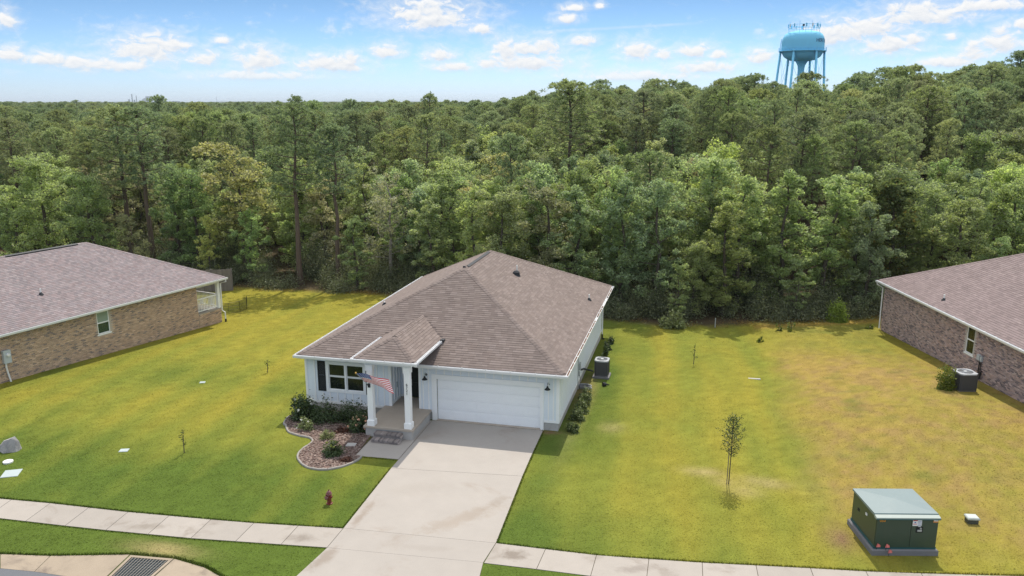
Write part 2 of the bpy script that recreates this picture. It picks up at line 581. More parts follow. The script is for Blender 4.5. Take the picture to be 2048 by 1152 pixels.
M['mortar_s'] = mat('step_mortar', (.36, .34, .33), .95, .1, 8)
M['black'] = mat('black_metal', (.018, .02, .022), .5, .1, 10)
M['shutter'] = mat('dark_shutter', (.016, .018, .02), .6, .1, 10)
M['blackdoor'] = mat('black_door', (.012, .015, .014), .35, .1, 5)
M['dark'] = mat('dark_interior', (.02, .02, .02), .9, .0)
M['blind'] = mat('window_blind', (.34, .36, .30), .7, .05, 4)
M['glass'] = glass_mat('window_glass', (.012, .018, .014), .30)
M['glass_g'] = glass_mat('green_window_glass', (.03, .07, .055), .25)
M['screen'] = mat('pale_window_shade', (.27, .34, .28), .5, .1, 6)
M['metal'] = mat('grey_metal', (.42, .44, .46), .45, .08, 8, metal=.4)
M['meter'] = mat('painted_meter_box', (.46, .50, .52), .5, .06, 6)
M['pvc'] = mat('white_pipe', (.75, .75, .74), .45, .05, 6)
M['lead'] = mat('dark_vent_metal', (.018, .022, .028), .5, .1, 8)
M['ac_body'] = mat('dark_condenser', (.085, .085, .09), .55, .1, 12)
M['ac_fin'] = mat('condenser_louvre', (.13, .125, .125), .5, .1, 12)
M['ac_top'] = mat('condenser_top', (.36, .38, .41), .45, .06, 6)
M['litter'] = mat('gutter_leaf_litter', (.12, .06, .035), .95, .35, 14)
M['chip'] = mat('mulch_chip', (.3, .22, .2), .95, .15, 10, piece=.3, ramp=[(0.218, 0.159, 0.134), (0.166, 0.115, 0.097), (0.269, 0.209, 0.182), (0.128, 0.084, 0.073), (0.192, 0.144, 0.128)])
M['bed'] = mat('bed_soil', (.15, .10, .085), .95, .3, 12, bump=.5, bscale=40)
M['edging'] = mat('concrete_edging', (.30, .28, .26), .9, .14, 6, stain=((.24, .22, .19), 2, .55, .8, .5))
M['hydrant'] = mat('red_hydrant_paint', (.17, .032, .024), .5, .2, 12, stain=((.27, .11, .085), 9, .55, .8, .6))
M['hyd_top'] = mat('faded_hydrant_bonnet', (.20, .085, .085), .55, .2, 12)
M['tx'] = mat('green_cabinet_paint', (.036, .062, .044), .38, .12, 4, spec=.5, stain=((.075, .085, .06), 1.1, .5, .8, .35))
M['tx_top'] = mat('faded_green_lid', (.185, .24, .25), .5, .06, 1.5, stain=((.26, .30, .30), .6, .5, .8, .5))
M['tx_band'] = mat('lid_seam', (.02, .09, .10), .5, .1, 5)
M['tx_lip'] = mat('lid_front_lip', (.32, .37, .35), .5, .08, 3)
M['pad'] = mat('pad_concrete', (.175, .172, .18), .9, .14, 5)
M['orange'] = mat('orange_decal', (.80, .30, .01), .5, .0)
M['wlabel'] = mat('white_label', (.72, .72, .74), .5, .05, 12)
M['red'] = mat('red_print', (.55, .05, .05), .5, .0)
M['olabel'] = mat('orange_label', (.60, .25, .08), .5, .1, 20)
M['pink'] = mat('pink_flagging', (.85, .23, .22), .6, .1, 20)
M['ped'] = mat('pedestal_lid', (.42, .46, .45), .5, .1, 8)
M['peddark'] = mat('pedestal_body', (.07, .075, .06), .7, .1, 8)
M['rock'] = mat('grey_boulder', (.36, .345, .345), .95, .25, 3, bump=.8, bscale=9, stain=((.20, .20, .215), 2.2, .45, .65, .8))
M['plate'] = mat('pale_cover_plate', (.37, .43, .44), .6, .08, 5)
M['wood'] = mat('weathered_fence_board', (.17, .155, .145), .9, .2, 9, piece=.18)
M['bark'] = mat('grey_bark', (.085, .070, .058), .95, .3, 6, bump=.5, bscale=14)
M['pinebark'] = mat('pine_bark', (.115, .085, .066), .95, .3, 5, bump=.5, bscale=12)
M['palebark'] = mat('pale_dead_wood', (.25, .225, .20), .95, .25, 6)
M['steel_blue'] = mat('tower_blue_paint', (.22, .60, .84), .85, .06, .35, spec=.15, stain=((.19, .46, .64), .12, .5, .8, .35))
M['tower_text'] = mat('tower_lettering', (.02, .06, .16), .6, .0)
M['far_metal'] = mat('far_plant_steel', (.30, .32, .34), .7, .1, .05)
M['far_white'] = mat('far_plant_cladding', (.55, .57, .6), .7, .1, .05)
M['wire'] = mat('black_wire', (.015, .016, .015), .6, .0)
M['hose'] = mat('grey_hose', (.30, .31, .33), .6, .1, 9)
M['fl_red'] = mat('flag_red', (.60, .02, .04), .8, .06, 12)
M['fl_white'] = mat('flag_white', (.86, .86, .86), .8, .05, 12)
M['fl_blue'] = mat('flag_blue', (.03, .08, .32), .8, .06, 12)
M['gold'] = mat('gold_finial', (.62, .38, .10), .35, .05, 20, metal=.5)
M['stake'] = mat('wood_stake', (.22, .18, .13), .9, .2, 9)
M['petal_w'] = mat('white_petal', (.78, .77, .70), .7, .08, 20)
M['petal_p'] = mat('peach_petal', (.72, .42, .28), .7, .12, 20)
M['drain_bar'] = mat('drain_bar', (.30, .27, .23), .7, .2, 20)
M['drain_iron'] = mat('drain_iron', (.05, .065, .08), .6, .2, 20)
M['drain_pit_shade'] = mat('drain_pit_shade', (.012, .024, .032), .6, .2, 6)
M['lawn'] = attr_mat('lawn_ground', .30, 13.0)
M['blade'] = attr_mat('grass_blade', .15, 5.0, trans=.25, isl=.40)
M['hill'] = mat('distant_forest', (.045, .065, .035), .95, .3, .01)
M['leaf_a'] = leaf_mat('broad_leaf', [(0.199, 0.273, 0.139), (0.293, 0.367, 0.181), (0.238, 0.314, 0.214), (0.341, 0.399, 0.205)], .5)
M['leaf_b'] = leaf_mat('light_leaf', [(0.254, 0.316, 0.171), (0.289, 0.348, 0.175)], .5)
M['leaf_m'] = leaf_mat('magnolia_leaf', [(0.119, 0.154, 0.070), (0.133, 0.165, 0.073)], .35, .9, .4, .0)
M['leaf_y'] = leaf_mat('yellowing_leaf', [(.20, .15, .045), (.18, .14, .045)], .2, .9, .2, .0)
M['leaf_o'] = leaf_mat('olive_oak_leaf', [(0.322, 0.320, 0.163), (0.333, 0.332, 0.170)], .45)
M['leaf_g'] = leaf_mat('grey_thin_leaf', [(0.336, 0.336, 0.240), (0.324, 0.330, 0.228)], .4)
M['needle'] = leaf_mat('pine_needle', [(0.160, 0.209, 0.132), (0.209, 0.256, 0.154), (0.176, 0.232, 0.160), (0.246, 0.283, 0.166)], .5, .5, .3)
M['shrub'] = leaf_mat('shrub_leaf', [(.050, .080, .032), (.066, .098, .038)], .3, .45, .35)
M['shrub_l'] = leaf_mat('bright_shrub_leaf', [(.13, .17, .03), (.15, .18, .03)], .3, .45, .3)
M['shrub_side'] = leaf_mat('side_shrub_leaf', [(.105, .140, .058), (.125, .155, .062)], .35, .5, .4)
M['shrub_f'] = leaf_mat('feathery_leaf', [(.24, .32, .07), (.26, .33, .08)], .45)
M['shrub_s'] = leaf_mat('silver_shrub_leaf', [(.20, .24, .11), (.22, .25, .12)], .3, .5, .25)
M['rust'] = leaf_mat('dark_red_leaf', [(.075, .030, .022), (.085, .032, .02)], .2)
M['under'] = leaf_mat('undergrowth_leaf', [(0.131, 0.152, 0.096), (0.140, 0.158, 0.096)], .3, .5, .5)
M['drygrass'] = leaf_mat('dry_grass', [(.26, .17, .05), (.24, .15, .045)], .3, .7, .4)


# ------------------------------------------------------------------ ground
def ss(a, b, x):
    t = np.clip((np.asarray(x, float) - a) / (b - a), 0, 1)
    return t * t * (3 - 2 * t)


def height(x, y):
    x = np.asarray(x, float)
    y = np.asarray(y, float)
    h = -.05 * ss(0, 10, y)
    h = h - .028 * np.clip(y - 13, 0, 18)
    wl = ss(-11, -19, x) * ss(-7, 0, y) * (1 - ss(22, 30, y))
    h = h * (1 - wl) + wl * (.17 - .031 * y)
    wr = ss(14.5, 23, x) * ss(-5, 5, y) * (1 - ss(27, 36, y))
    h = h * (1 - wr) + wr * (.66 - .043 * y)
    sx = 14.2 + 1.3 * np.sin((y - 2) * .22) + ss(5, -6, y) * 3.0
    h = h - .17 * np.exp(-((x - sx) / 1.6) ** 2) * ss(-5, 0, y) * (1 - ss(19, 24, y))
    h = h - .16 * ss(-12.3, -14.3, y)
    r = np.hypot(x - CAM[0], y - CAM[1])
    az = np.degrees(np.arctan2(x - CAM[0], y - CAM[1]))
    hill = ss(64, 135, r) * (1.9 * ss(-16, -9, az) + 1.9 * ss(8, 18, az)) * (1 - ss(60, 100, az))
    h = h + hill * (1 - ss(500, 1500, r))
    h = h - 1.3 * ss(70, 150, r) * ss(-16, -30, az) * (1 - ss(300, 600, r))
    return h


def H(x, y):
    return float(height(x, y))


def vnoise(x, y, seed=0):
    """smooth value noise, 0..1"""
    x = np.asarray(x, float)
    y = np.asarray(y, float)
    xi, yi = np.floor(x), np.floor(y)
    fx, fy = x - xi, y - yi
    fx = fx * fx * (3 - 2 * fx)
    fy = fy * fy * (3 - 2 * fy)

    def hsh(a, b):
        q = np.sin(a * 127.1 + b * 311.7 + seed * 74.7) * 43758.5453
        return q - np.floor(q)
    return (hsh(xi, yi) * (1 - fx) + hsh(xi + 1, yi) * fx) * (1 - fy) + (hsh(xi, yi + 1) * (1 - fx) + hsh(xi + 1, yi + 1) * fx) * fy


def fbm(x, y, seed=0, oct=4):
    s, a, t = 0, .5, 0
    for i in range(oct):
        s = s + a * vnoise(x * 2 ** i + 13.7 * i, y * 2 ** i - 7.1 * i, seed + i)
        t += a
        a *= .55
    return s / t


EDGE = [(-70, 30), (-46, 26), (-33, 24.4), (-26.6, 24.0), (-21, 24.2), (-15, 24.4), (-8, 23), (0, 21.6), (5.5, 20.2), (9.4, 19.2), (13.2, 20.8),
        (18, 22.9), (21.6, 24.6), (24, 25.9), (32, 29), (50, 33), (80, 40)]


def edge_y(x):
    return np.interp(x, [e[0] for e in EDGE], [e[1] for e in EDGE])


def lerp3(a, b, t):
    return np.asarray(a)[None, :] * (1 - t[:, None]) + np.asarray(b)[None, :] * t[:, None]


def lawn_color(x, y):
    x = np.asarray(x, float).ravel()
    y = np.asarray(y, float).ravel()
    n1 = fbm(x * .16, y * .16, 3)
    n2 = fbm(x * .55, y * .55, 9)
    n3 = fbm(x * 2.6 + y * .6, y * 1.5, 5)
    # mowing bands run front to back
    band = fbm(x * .75 + y * .05, y * .05, 21)
    green = np.array((.082, .122, .022))
    mid = np.array((.168, .183, .031))
    yel = np.array((.236, .211, .033))
    tan = np.array((.285, .205, .060))
    brown = np.array((.258, .180, .066))
    dry = np.array((.33, .265, .125))
    # how far yellowed each part of the lawn is
    left = ss(-8.6, -1.5, y) * .62 + ss(2, 14, y) * .30
    left = left - .22 * np.exp(-((y - x * .12 - 4.5) / 2.0) ** 2) * (x < -8)
    right = .22 + .50 * ss(5.6, 9.0, x) - .30 * ss(-6.0, -9.6, y) * (1 - ss(9, 15, x))
    swale = 14.2 + 1.3 * np.sin((y - 2) * .22) + ss(5, -6, y) * 3.0
    right = right - .26 * np.exp(-((x - swale) / 1.1) ** 2)
    t = np.where(x < -.5, left, right)
    stripe = np.sin((x + .10 * y) * 2 * np.pi / 2.1 + 2.2 * n1)
    t = t + (n1 - .5) * .70 + (n2 - .5) * .36 + (band - .5) * .55 + .11 * stripe
    t = t - .55 * ss(-10.2, -11.2, y)
    t = t - .25 * np.exp(-((x + 7.5) / 1.2) ** 2) * ss(-1, 2, y) * (1 - ss(14, 17, y))
    t = np.clip(t, 0, 1)
    c = np.where((t < .5)[:, None], lerp3(green, mid, np.clip(t * 2, 0, 1)), lerp3(mid, yel, np.clip(t * 2 - 1, 0, 1)))
    # the thin, sun-burnt lot on the right
    rl = ss(14.8, 17.5, x + 1.6 * (n2 - .5)) * ss(-9, -4, y)
    bt = np.clip(rl * (.60 + 1.3 * (fbm(x * .2, y * .2, 31) - .40) + .75 * (n3 - .47)), 0, .95) * (1 - .75 * ss(12, 17, y))
    c = c * (1 - bt[:, None]) + np.where((n3 > .55)[:, None], brown, tan) * bt[:, None]
    gs = np.clip((fbm(x * .7, y * .7, 77) - .60) * 4, 0, 1) * rl * .6
    c = c * (1 - gs[:, None]) + np.array((.10, .13, .03)) * gs[:, None]
    # bare straw patches: round the young tree, by the inlet, by the walkway
    for px, py, sx, sy, a in ((11.9, -2.6, .75, .35, .75), (14.2, -2.9, .8, .45, .75), (13.4, -3.9, .6, .45, .6), (12.7, -3.3, .5, .3, .5),
                              (-5.2, -12.4, 1.3, .35, .8), (7.9, 1.0, .5, .6, .5), (6.2, 4.0, .35, 5.5, .40)):
        g = a * np.exp(-((x - px) / sx) ** 2 - ((y - py) / sy) ** 2) * (.5 + n3)
        g = np.clip(g, 0, 1)
        c = c * (1 - g[:, None]) + dry * g[:, None]
    # bare soil by the cabinet pad and along the house
    for px, py, sx, sy, a in ((16.35, -6.6, .42, .8, .95), (5.85, 5.6, .4, 1.8, .7), (5.3, -.2, .4, .22, .9)):
        g = np.clip(a * np.exp(-((x - px) / sx) ** 2 - ((y - py) / sy) ** 2) * (.5 + n3), 0, 1)
        c = c * (1 - g[:, None]) + np.array((.20, .125, .075)) * g[:, None]
    # woods floor
    ey = edge_y(x)
    crest = np.exp(-((y - ey + 1.0) / .7) ** 2) * (x > 15)
    c = c * (1 - .7 * crest[:, None]) + np.array((.30, .19, .05)) * .7 * crest[:, None]
    f = ss(-.9, .9, y - ey + 1.5 * (n3 - .5))
    floor_c = lerp3((.055, .045, .028), (.10, .075, .045), n2)
    c = c * (1 - f[:, None]) + floor_c * f[:, None]
    far = ss(400, 1500, np.hypot(x, y))
    c = c * (1 - far[:, None]) + np.array((.045, .06, .03)) * far[:, None]
    g1 = vnoise(x * 3.3, y * 3.3, 15) * .6 + vnoise(x * 7.1, y * 7.1, 16) * .4
    c = c * (.80 + .40 * g1)[:, None]
    return np.concatenate([c, np.ones((len(c), 1))], 1)


def axis(lo, hi, step, far):
    a = list(np.arange(lo, hi + 1e-6, step))
    d = step
    while a[-1] < far:
        d *= 1.22
        a.append(a[-1] + d)
    d = step
    b = []
    q = lo
    while q > -far:
        d *= 1.22
        q -= d
        b.append(q)
    return np.array(b[::-1] + a)


def build_ground():
    xs, ys = axis(-34, 34, .3, 26000), axis(-17, 27, .3, 26000)
    X, Y = np.meshgrid(xs, ys)
    Z = height(X, Y)
    V = np.stack([X.ravel(), Y.ravel(), Z.ravel()], 1)
    nx, ny = len(xs), len(ys)
    i = np.arange(nx * ny).reshape(ny, nx)
    F = np.stack([i[:-1, :-1], i[:-1, 1:], i[1:, 1:], i[1:, :-1]], -1).reshape(-1, 4)
    me = np_mesh('lawn', V, F, M['lawn'], {'tint': ('POINT', lawn_color(X, Y))})
    me.polygons.foreach_set('use_smooth', [True] * len(F))
    obj('lawn', me, kind='structure')


build_ground()


# far wooded ridges that make the skyline
def build_hills():
    V, F = [], []
    rs = [(2600, -3, .0), (3400, 3, 9), (4600, 6, 14), (6500, 9, 16), (9000, 8, 22), (13000, 6, 26), (19000, 0, 20)]
    azs = np.radians(np.arange(-75, 48, .5))
    for j, (r, z, a) in enumerate(rs):
        for q in azs:
            n = vnoise(math.degrees(q) * .35 + 40, j * 3.1, 50) * .65 + vnoise(math.degrees(q) * 1.9 + 9, j * 2.7, 51) * .35
            V.append((CAM[0] + r * math.sin(q), CAM[1] + r * math.cos(q), z + a * n))
    n = len(azs)
    for j in range(len(rs) - 1):
        for i in range(n - 1):
            F.append((j * n + i, j * n + i + 1, (j + 1) * n + i + 1, (j + 1) * n + i))
    me = np_mesh('hills', np.array(V), np.array(F), M['hill'])
    obj('hills', me, kind='structure')


build_hills()


# ------------------------------------------------------------------ paved surfaces
PAVED = []      # polygons kept free of grass


def slab_part(name, poly, m, parent, top=.018, drop=.12, inset=.008):
    cx = sum(p[0] for p in poly) / len(poly)
    cy = sum(p[1] for p in poly) / len(poly)
    pl = []
    for x, y in poly:
        d = math.hypot(x - cx, y - cy)
        s = (d - inset * 1.4) / d
        pl.append((cx + (x - cx) * s, cy + (y - cy) * s))
    b = MB()
    b.prism(pl, lambda x, y: H(x, y) - drop, lambda x, y: H(x, y) + top)
    PAVED.append(poly)
    return obj(name, b.mesh(name, m), parent)


def joint_bed(name, poly, parent, z=.004):
    b = MB()
    n = len(poly)
    b.add([(x, y, H(x, y) + z) for x, y in poly], [tuple(range(n))])
    return obj(name, b.mesh(name, M['joint']), parent)


def struct(name):
    o = obj(name, None, kind='structure')
    o.empty_display_size = .3
    return o


def interp_line(pts, s):
    d = [0]
    for a, b in zip(pts, pts[1:]):
        d.append(d[-1] + math.dist(a, b))
    return np.interp(s, d, [p[0] for p in pts]), np.interp(s, d, [p[1] for p in pts]), d[-1]


driveway = struct('driveway')
DL = [(-.19, -.10), (-.18, -2.6), (-.18, -5.16), (-.04, -9.85), (-.03, -11.11), (-.25, -12.79), (-1.1, -14.3)]
DR = [(4.97, -.10), (5.0, -2.5), (5.05, -4.64), (5.26, -9.57), (5.16, -10.77), (5.34, -12.2), (6.1, -14.3)]
for a, b in ((0, 2), (2, 3), (3, 4), (4, 6)):
    poly = DL[a:b + 1] + DR[a:b + 1][::-1]
    slab_part('slab', poly, M['concrete'], driveway)
    joint_bed('joint', poly, driveway)
walkway = struct('walkway')
slab_part('slab', [(-2.05, -4.42), (-.195, -4.33), (-.195, -.12), (-2.1, -.12)], M['concrete'], walkway)
joint_bed('joint', [(-2.12, -4.43), (-.1, -4.34), (-.1, -.1), (-2.2, -.1)], walkway)

SWL_F = [(-30, -13.2), (-22, -11.7), (-16, -11.0), (-13.19, -10.83), (-11.14, -10.69), (-8.07, -10.6), (-3.7, -10.31), (-.04, -9.87)]
SWL_N = [(-29.6, -14.4), (-21.8, -12.95), (-16, -12.22), (-12.01, -12.0), (-9.99, -11.94), (-8.05, -11.85), (-4.74, -11.63), (-.03, -11.11)]
SWR_F = [(5.26, -9.57), (7.07, -9.55), (8.69, -9.52), (11.81, -9.19), (14.85, -8.76), (17.22, -8.45), (24, -7.2), (33, -4.9)]
SWR_N = [(5.18, -10.79), (6.98, -10.74), (8.38, -10.74), (12.0, -10.42), (15.05, -10.0), (17.5, -9.65), (24.4, -8.4), (33.4, -6.1)]
sidewalk = struct('sidewalk')
for far_l, near_l in ((SWL_F[::-1], SWL_N[::-1]), (SWR_F, SWR_N)):
    _, _, Lf = interp_line(far_l, 0)
    _, _, Ln = interp_line(near_l, 0)
    n = round(Lf / 1.62)
    for i in range(n):
        q = []
        for s in (i / n, (i + 1) / n):
            xf, yf, _ = interp_line(far_l, s * Lf)
            xn, yn, _ = interp_line(near_l, s * Ln)
            q.append(((float(xf), float(yf)), (float(xn), float(yn))))
        poly = [q[0][0], q[0][1], q[1][1], q[1][0]]
        slab_part('slab', poly, M['walk'], sidewalk, inset=.009)
        joint_bed('joint', poly, sidewalk)

# street, gutter and storm inlet at the lower left
road = MB()
rp = [(-40, -17.6), (-24, -15.6), (-14, -14.72), (-9.64, -14.36), (-8.45, -14.26), (-6.03, -14.24), (-1.1, -14.34), (6.1, -14.34), (14, -14.1), (26, -12.2), (40, -9.0)]
road.add([(x, y, H(x, y) + .012) for x, y in rp] + [(x, y - 9, H(x, y) + .012) for x, y in rp],
         [(len(rp) + i, len(rp) + i + 1, i + 1, i) for i in range(len(rp) - 1)])
obj('road', road.mesh('road', M['asphalt']), kind='structure')
PAVED.append(rp + [(x, y - 9) for x, y in rp[::-1]])
gut = struct('gutter_apron')
GF = [(-40, -16.8), (-24, -14.85), (-14, -14.05), (-10.27, -13.72), (-8.57, -13.47), (-6.05, -12.90)]
GN = [(-40, -17.6), (-24, -15.6), (-14, -14.72), (-9.64, -14.36), (-8.45, -14.26), (-6.03, -14.24)]
for i in range(len(GF) - 1):
    slab_part('slab', [GF[i], GN[i], GN[i + 1], GF[i + 1]], M['apron'], gut, top=.016)
slab_part('slab', [(-4.50, -12.80), (-4.60, -14.24), (-2.3, -14.3), (-2.37, -13.33), (-3.3, -12.98)], M['apron'], gut, top=.016)
slab_part('slab', [(-2.37, -13.33), (-2.3, -14.3), (-1.0, -14.3), (-.75, -13.75)], M['apron'], gut, top=.016)
for p in ([(6.1, -14.3), (5.8, -13.5), (14, -13.4), (14, -14.1)], [(14, -14.1), (14, -13.4), (26, -11.5), (26, -12.2)]):
    slab_part('slab', p, M['apron'], gut, top=.016)

inlet = thing('storm_drain', 'square black iron storm drain grate set in stained concrete beside the street', 'storm drain', (-5.3, -13.5, H(-5.3, -13.5)))
ip = [(-6.03, -12.89), (-6.03, -14.24), (-4.60, -14.24), (-4.48, -12.78)]
PAVED.append(ip)
c0 = Vector((-5.3, -13.5, 0))
gA, gB, gC, gD = (Vector((-5.89, -13.03, 0)), Vector((-4.62, -12.93, 0)), Vector((-4.72, -13.98, 0)), Vector((-5.88, -14.08, 0)))


def gp(s, t, z):
    q = (gA * (1 - s) + gB * s) * (1 - t) + (gD * (1 - s) + gC * s) * t
    p = q - c0
    return (p.x, p.y, z + H(q.x, q.y) - H(c0.x, c0.y))


fr = MB()
for s0, s1, t0, t1 in ((-.08, 1.08, -.09, -.005), (-.08, 1.08, 1.005, 1.09), (-.08, -.005, -.005, 1.005), (1.005, 1.08, -.005, 1.005)):
    fr.add([gp(s0, t0, -.3), gp(s1, t0, -.3), gp(s1, t1, -.3), gp(s0, t1, -.3), gp(s0, t0, .035), gp(s1, t0, .035), gp(s1, t1, .035), gp(s0, t1, .035)],
           [(0, 1, 2, 3), (4, 7, 6, 5), (0, 4, 5, 1), (1, 5, 6, 2), (2, 6, 7, 3), (3, 7, 4, 0)])
obj('frame', fr.mesh('frame', M['apron']), inlet)
pit_shade = MB()
pit_shade.add([gp(0, 0, .008), gp(1, 0, .008), gp(1, 1, .008), gp(0, 1, .008)], [(3, 2, 1, 0)])
obj('pit_shade', pit_shade.mesh('pit_shade', M['drain_pit_shade']), inlet)  # flat dark sheet, the shade below the grate put into its colour
for i in range(12):
    s = (i + .5) / 12
    bb = MB()
    bb.add([gp(s - .006, 0, .01), gp(s + .006, 0, .01), gp(s + .006, 1, .01), gp(s - .006, 1, .01),
            gp(s - .006, 0, .032), gp(s + .006, 0, .032), gp(s + .006, 1, .032), gp(s - .006, 1, .032)],
           [(0, 1, 2, 3), (4, 7, 6, 5), (0, 4, 5, 1), (1, 5, 6, 2), (2, 6, 7, 3), (3, 7, 4, 0)])
    obj('bar', bb.mesh('bar', M['drain_bar']), inlet)
for i in range(9):
    t = (i + .5) / 9
    bb = MB()
    bb.add([gp(0, t - .008, .01), gp(1, t - .008, .01), gp(1, t + .008, .01), gp(0, t + .008, .01),
            gp(0, t - .008, .024), gp(1, t - .008, .024), gp(1, t + .008, .024), gp(0, t + .008, .024)],
           [(0, 1, 2, 3), (4, 7, 6, 5), (0, 4, 5, 1), (1, 5, 6, 2), (2, 6, 7, 3), (3, 7, 4, 0)])
    obj('cross_bar', bb.mesh('cross_bar', M['drain_iron']), inlet)

# planting bed
BED = [(-6.35, -.1), (-6.75, -1.2), (-6.6, -2.0), (-6.38, -2.23), (-5.9, -2.85), (-5.23, -3.12), (-4.75, -3.2), (-4.45, -3.45), (-4.38, -3.8), (-4.45, -4.4), (-4.35, -4.95),
       (-4.05, -5.4), (-3.55, -5.82), (-3.05, -5.95), (-2.55, -5.85), (-2.06, -5.42), (-1.78, -4.85), (-1.75, -4.45), (-2.05, -4.42), (-2.2, -2.6), (-2.3, -.1)]
PAVED.append(BED)


def in_poly(px, py, poly):
    inside = np.zeros(len(px), bool)
    n = len(poly)
    for i in range(n):
        x0, y0 = poly[i]
        x1, y1 = poly[(i + 1) % n]
        if y0 == y1:
            continue
        c = ((y0 > py) != (y1 > py)) & (px < (x1 - x0) * (py - y0) / (y1 - y0) + x0)
        inside ^= c
    return inside


bed = MB()
bed.add([(x, y, H(x, y) + .022) for x, y in BED], [tuple(range(len(BED)))])
obj('mulch_bed', bed.mesh('mulch_bed', M['bed']), kind='structure')


def build_chips():
    n = 9000
    x = rng.uniform(-6.8, -1.7, n)
    y = rng.uniform(-6, 0, n)
    k = in_poly(x, y, BED)
    x, y = x[k], y[k]
    n = len(x)
    z = height(x, y) + .03 + rng.uniform(0, .035, n)
    a = rng.uniform(0, 2 * np.pi, n)
    L, W, T = rng.uniform(.022, .06, n), rng.uniform(.012, .03, n), .012
    tilt = rng.uniform(-.5, .5, n)
    base = np.array([(-1, -1, 0), (1, -1, 0), (1, 1, 0), (-1, 1, 0), (-.7, -.7, 1), (.7, -.7, 1), (.7, .7, 1), (-.7, .7, 1)], float)
    lx = base[None, :, 0] * L[:, None]
    ly = base[None, :, 1] * W[:, None]
    lz = base[None, :, 2] * T + lx * tilt[:, None] * .5
    V = np.stack([x[:, None] + lx * np.cos(a)[:, None] - ly * np.sin(a)[:, None], y[:, None] + lx * np.sin(a)[:, None] + ly * np.cos(a)[:, None], z[:, None] + lz], -1).reshape(-1, 3)
    f = np.array([(0, 1, 5, 4), (1, 2, 6, 5), (2, 3, 7, 6), (3, 0, 4, 7), (4, 5, 6, 7)])
    F = (np.arange(n)[:, None, None] * 8 + f[None]).reshape(-1, 4)
    o = obj('mulch', np_mesh('mulch', V, F, M['chip']), kind='stuff')
    tag(o, 'pinkish brown mulch chips covering the curved planting bed', 'mulch')


build_chips()
ed = MB()
ep = []
for i in range(0, 18):
    ep.append(Vector((*BED[i], 0)))
fine = []
for i in range(len(ep) - 1):
    p0, p1, p2, p3 = ep[max(i - 1, 0)], ep[i], ep[i + 1], ep[min(i + 2, len(ep) - 1)]
    for s in range(4):
        t = s / 4
        fine.append(.5 * ((2 * p1) + (p2 - p0) * t + (2 * p0 - 5 * p1 + 4 * p2 - p3) * t * t + (3 * p1 - p0 - 3 * p2 + p3) * t ** 3))
fine.append(ep[-1])
fine = fine[4:]
sec = [(-.045, -.05), (-.04, .055), (-.02, .075), (.02, .075), (.04, .055), (.045, -.05)]
vs, fs = [], []
for i, p in enumerate(fine):
    t = (fine[min(i + 1, len(fine) - 1)] - fine[max(i - 1, 0)]).normalized()
    nn = Vector((t.y, -t.x, 0))
    for a, z in sec:
        q = p + nn * a
        vs.append((q.x, q.y, H(q.x, q.y) + z + .008 * math.sin(i * 1.9)))
for i in range(len(fine) - 1):
    for j in range(5):
        fs.append((i * 6 + j, i * 6 + j + 1, (i + 1) * 6 + j + 1, (i + 1) * 6 + j))
ed.add(vs, fs)
o = obj('bed_edging', ed.mesh('bed_edging', M['edging']))
tag(o, 'low grey concrete edging curving round the front planting bed', 'edging')
EDGE_PTS = [(p.x, p.y) for p in fine]
pv = MB()
pv.bbox(-.20, .20, -.16, .16, 0, .05, .012)
o = obj('stepping_stone', pv.mesh('stepping_stone', M['block']), loc=(-2.62, -3.55, .03), rotz=R(8))
tag(o, 'single flat grey stepping stone lying in the mulch bed', 'stepping stone')


# ------------------------------------------------------------------ roofs
def frame_of(O, u, v):
    n = Vector(u).cross(Vector(v)).normalized()
    return Matrix(((u[0], v[0], n[0], O[0]), (u[1], v[1], n[1], O[1]), (u[2], v[2], n[2], O[2]), (0, 0, 0, 1)))


def span(poly, v):
    lo, hi = None, None
    n = len(poly)
    xs = []
    for i in range(n):
        (u0, v0), (u1, v1) = poly[i], poly[(i + 1) % n]
        if (v0 - v) * (v1 - v) <= 0 and v0 != v1:
            xs.append(u0 + (u1 - u0) * (v - v0) / (v1 - v0))
    return (min(xs), max(xs)) if len(xs) >= 2 else (None, None)


EXP, TABS = .145, (.30, .26, .34)
TAB_T = (.020, .006)


def tab_verts(ub0, ub1, ut0, ut1, v0, v1):
    a, b = TAB_T
    return [(ub0, v0, a), (ub1, v0, a), (ut1, v1, b), (ut0, v1, b), (ub0, v0, 0), (ub1, v0, 0)]


TAB_F = [(0, 1, 2, 3), (4, 5, 1, 0), (4, 0, 3), (1, 5, 2)]


def shingle_face(mb, O, u, v, poly, full, r, skip=None, tabs=TABS):
    """lay the courses of one roof plane; whole tabs are also listed so that the nearest can be objects"""
    Fm = frame_of(O, u, v)
    vmax = max(p[1] for p in poly)
    nrow = int(vmax / EXP)
    for i in range(nrow):
        v0, v1 = i * EXP + .001, (i + 1) * EXP
        lo0, hi0 = span(poly, v0)
        lo1, hi1 = span(poly, min(v1, vmax - 1e-4))
        if lo0 is None or lo1 is None:
            continue
        x = min(lo0, lo1) - r.uniform(0, .3)
        end = max(hi0, hi1)
        while x < end:
            wi = r.choice((0, 0, 1, 2))
            w = tabs[wi]
            a, b = x + .002, x + w - .002
            q = [max(a, lo0), min(b, hi0), max(a, lo1), min(b, hi1)]
            if q[1] > q[0] and q[3] > q[2]:
                mid = Fm @ Vector(((a + b) / 2, (v0 + v1) / 2, 0))
                if not (skip and skip(mid)):
                    if q[0] == a == q[2] and q[1] == b == q[3]:
                        full.append((mid, Fm @ Matrix.Translation((a, v0, 0)), wi))
                    else:
                        mb.add([Fm @ Vector(p) for p in tab_verts(q[0], q[1], q[2], q[3], v0, v1 + .02)], TAB_F)
            x += w


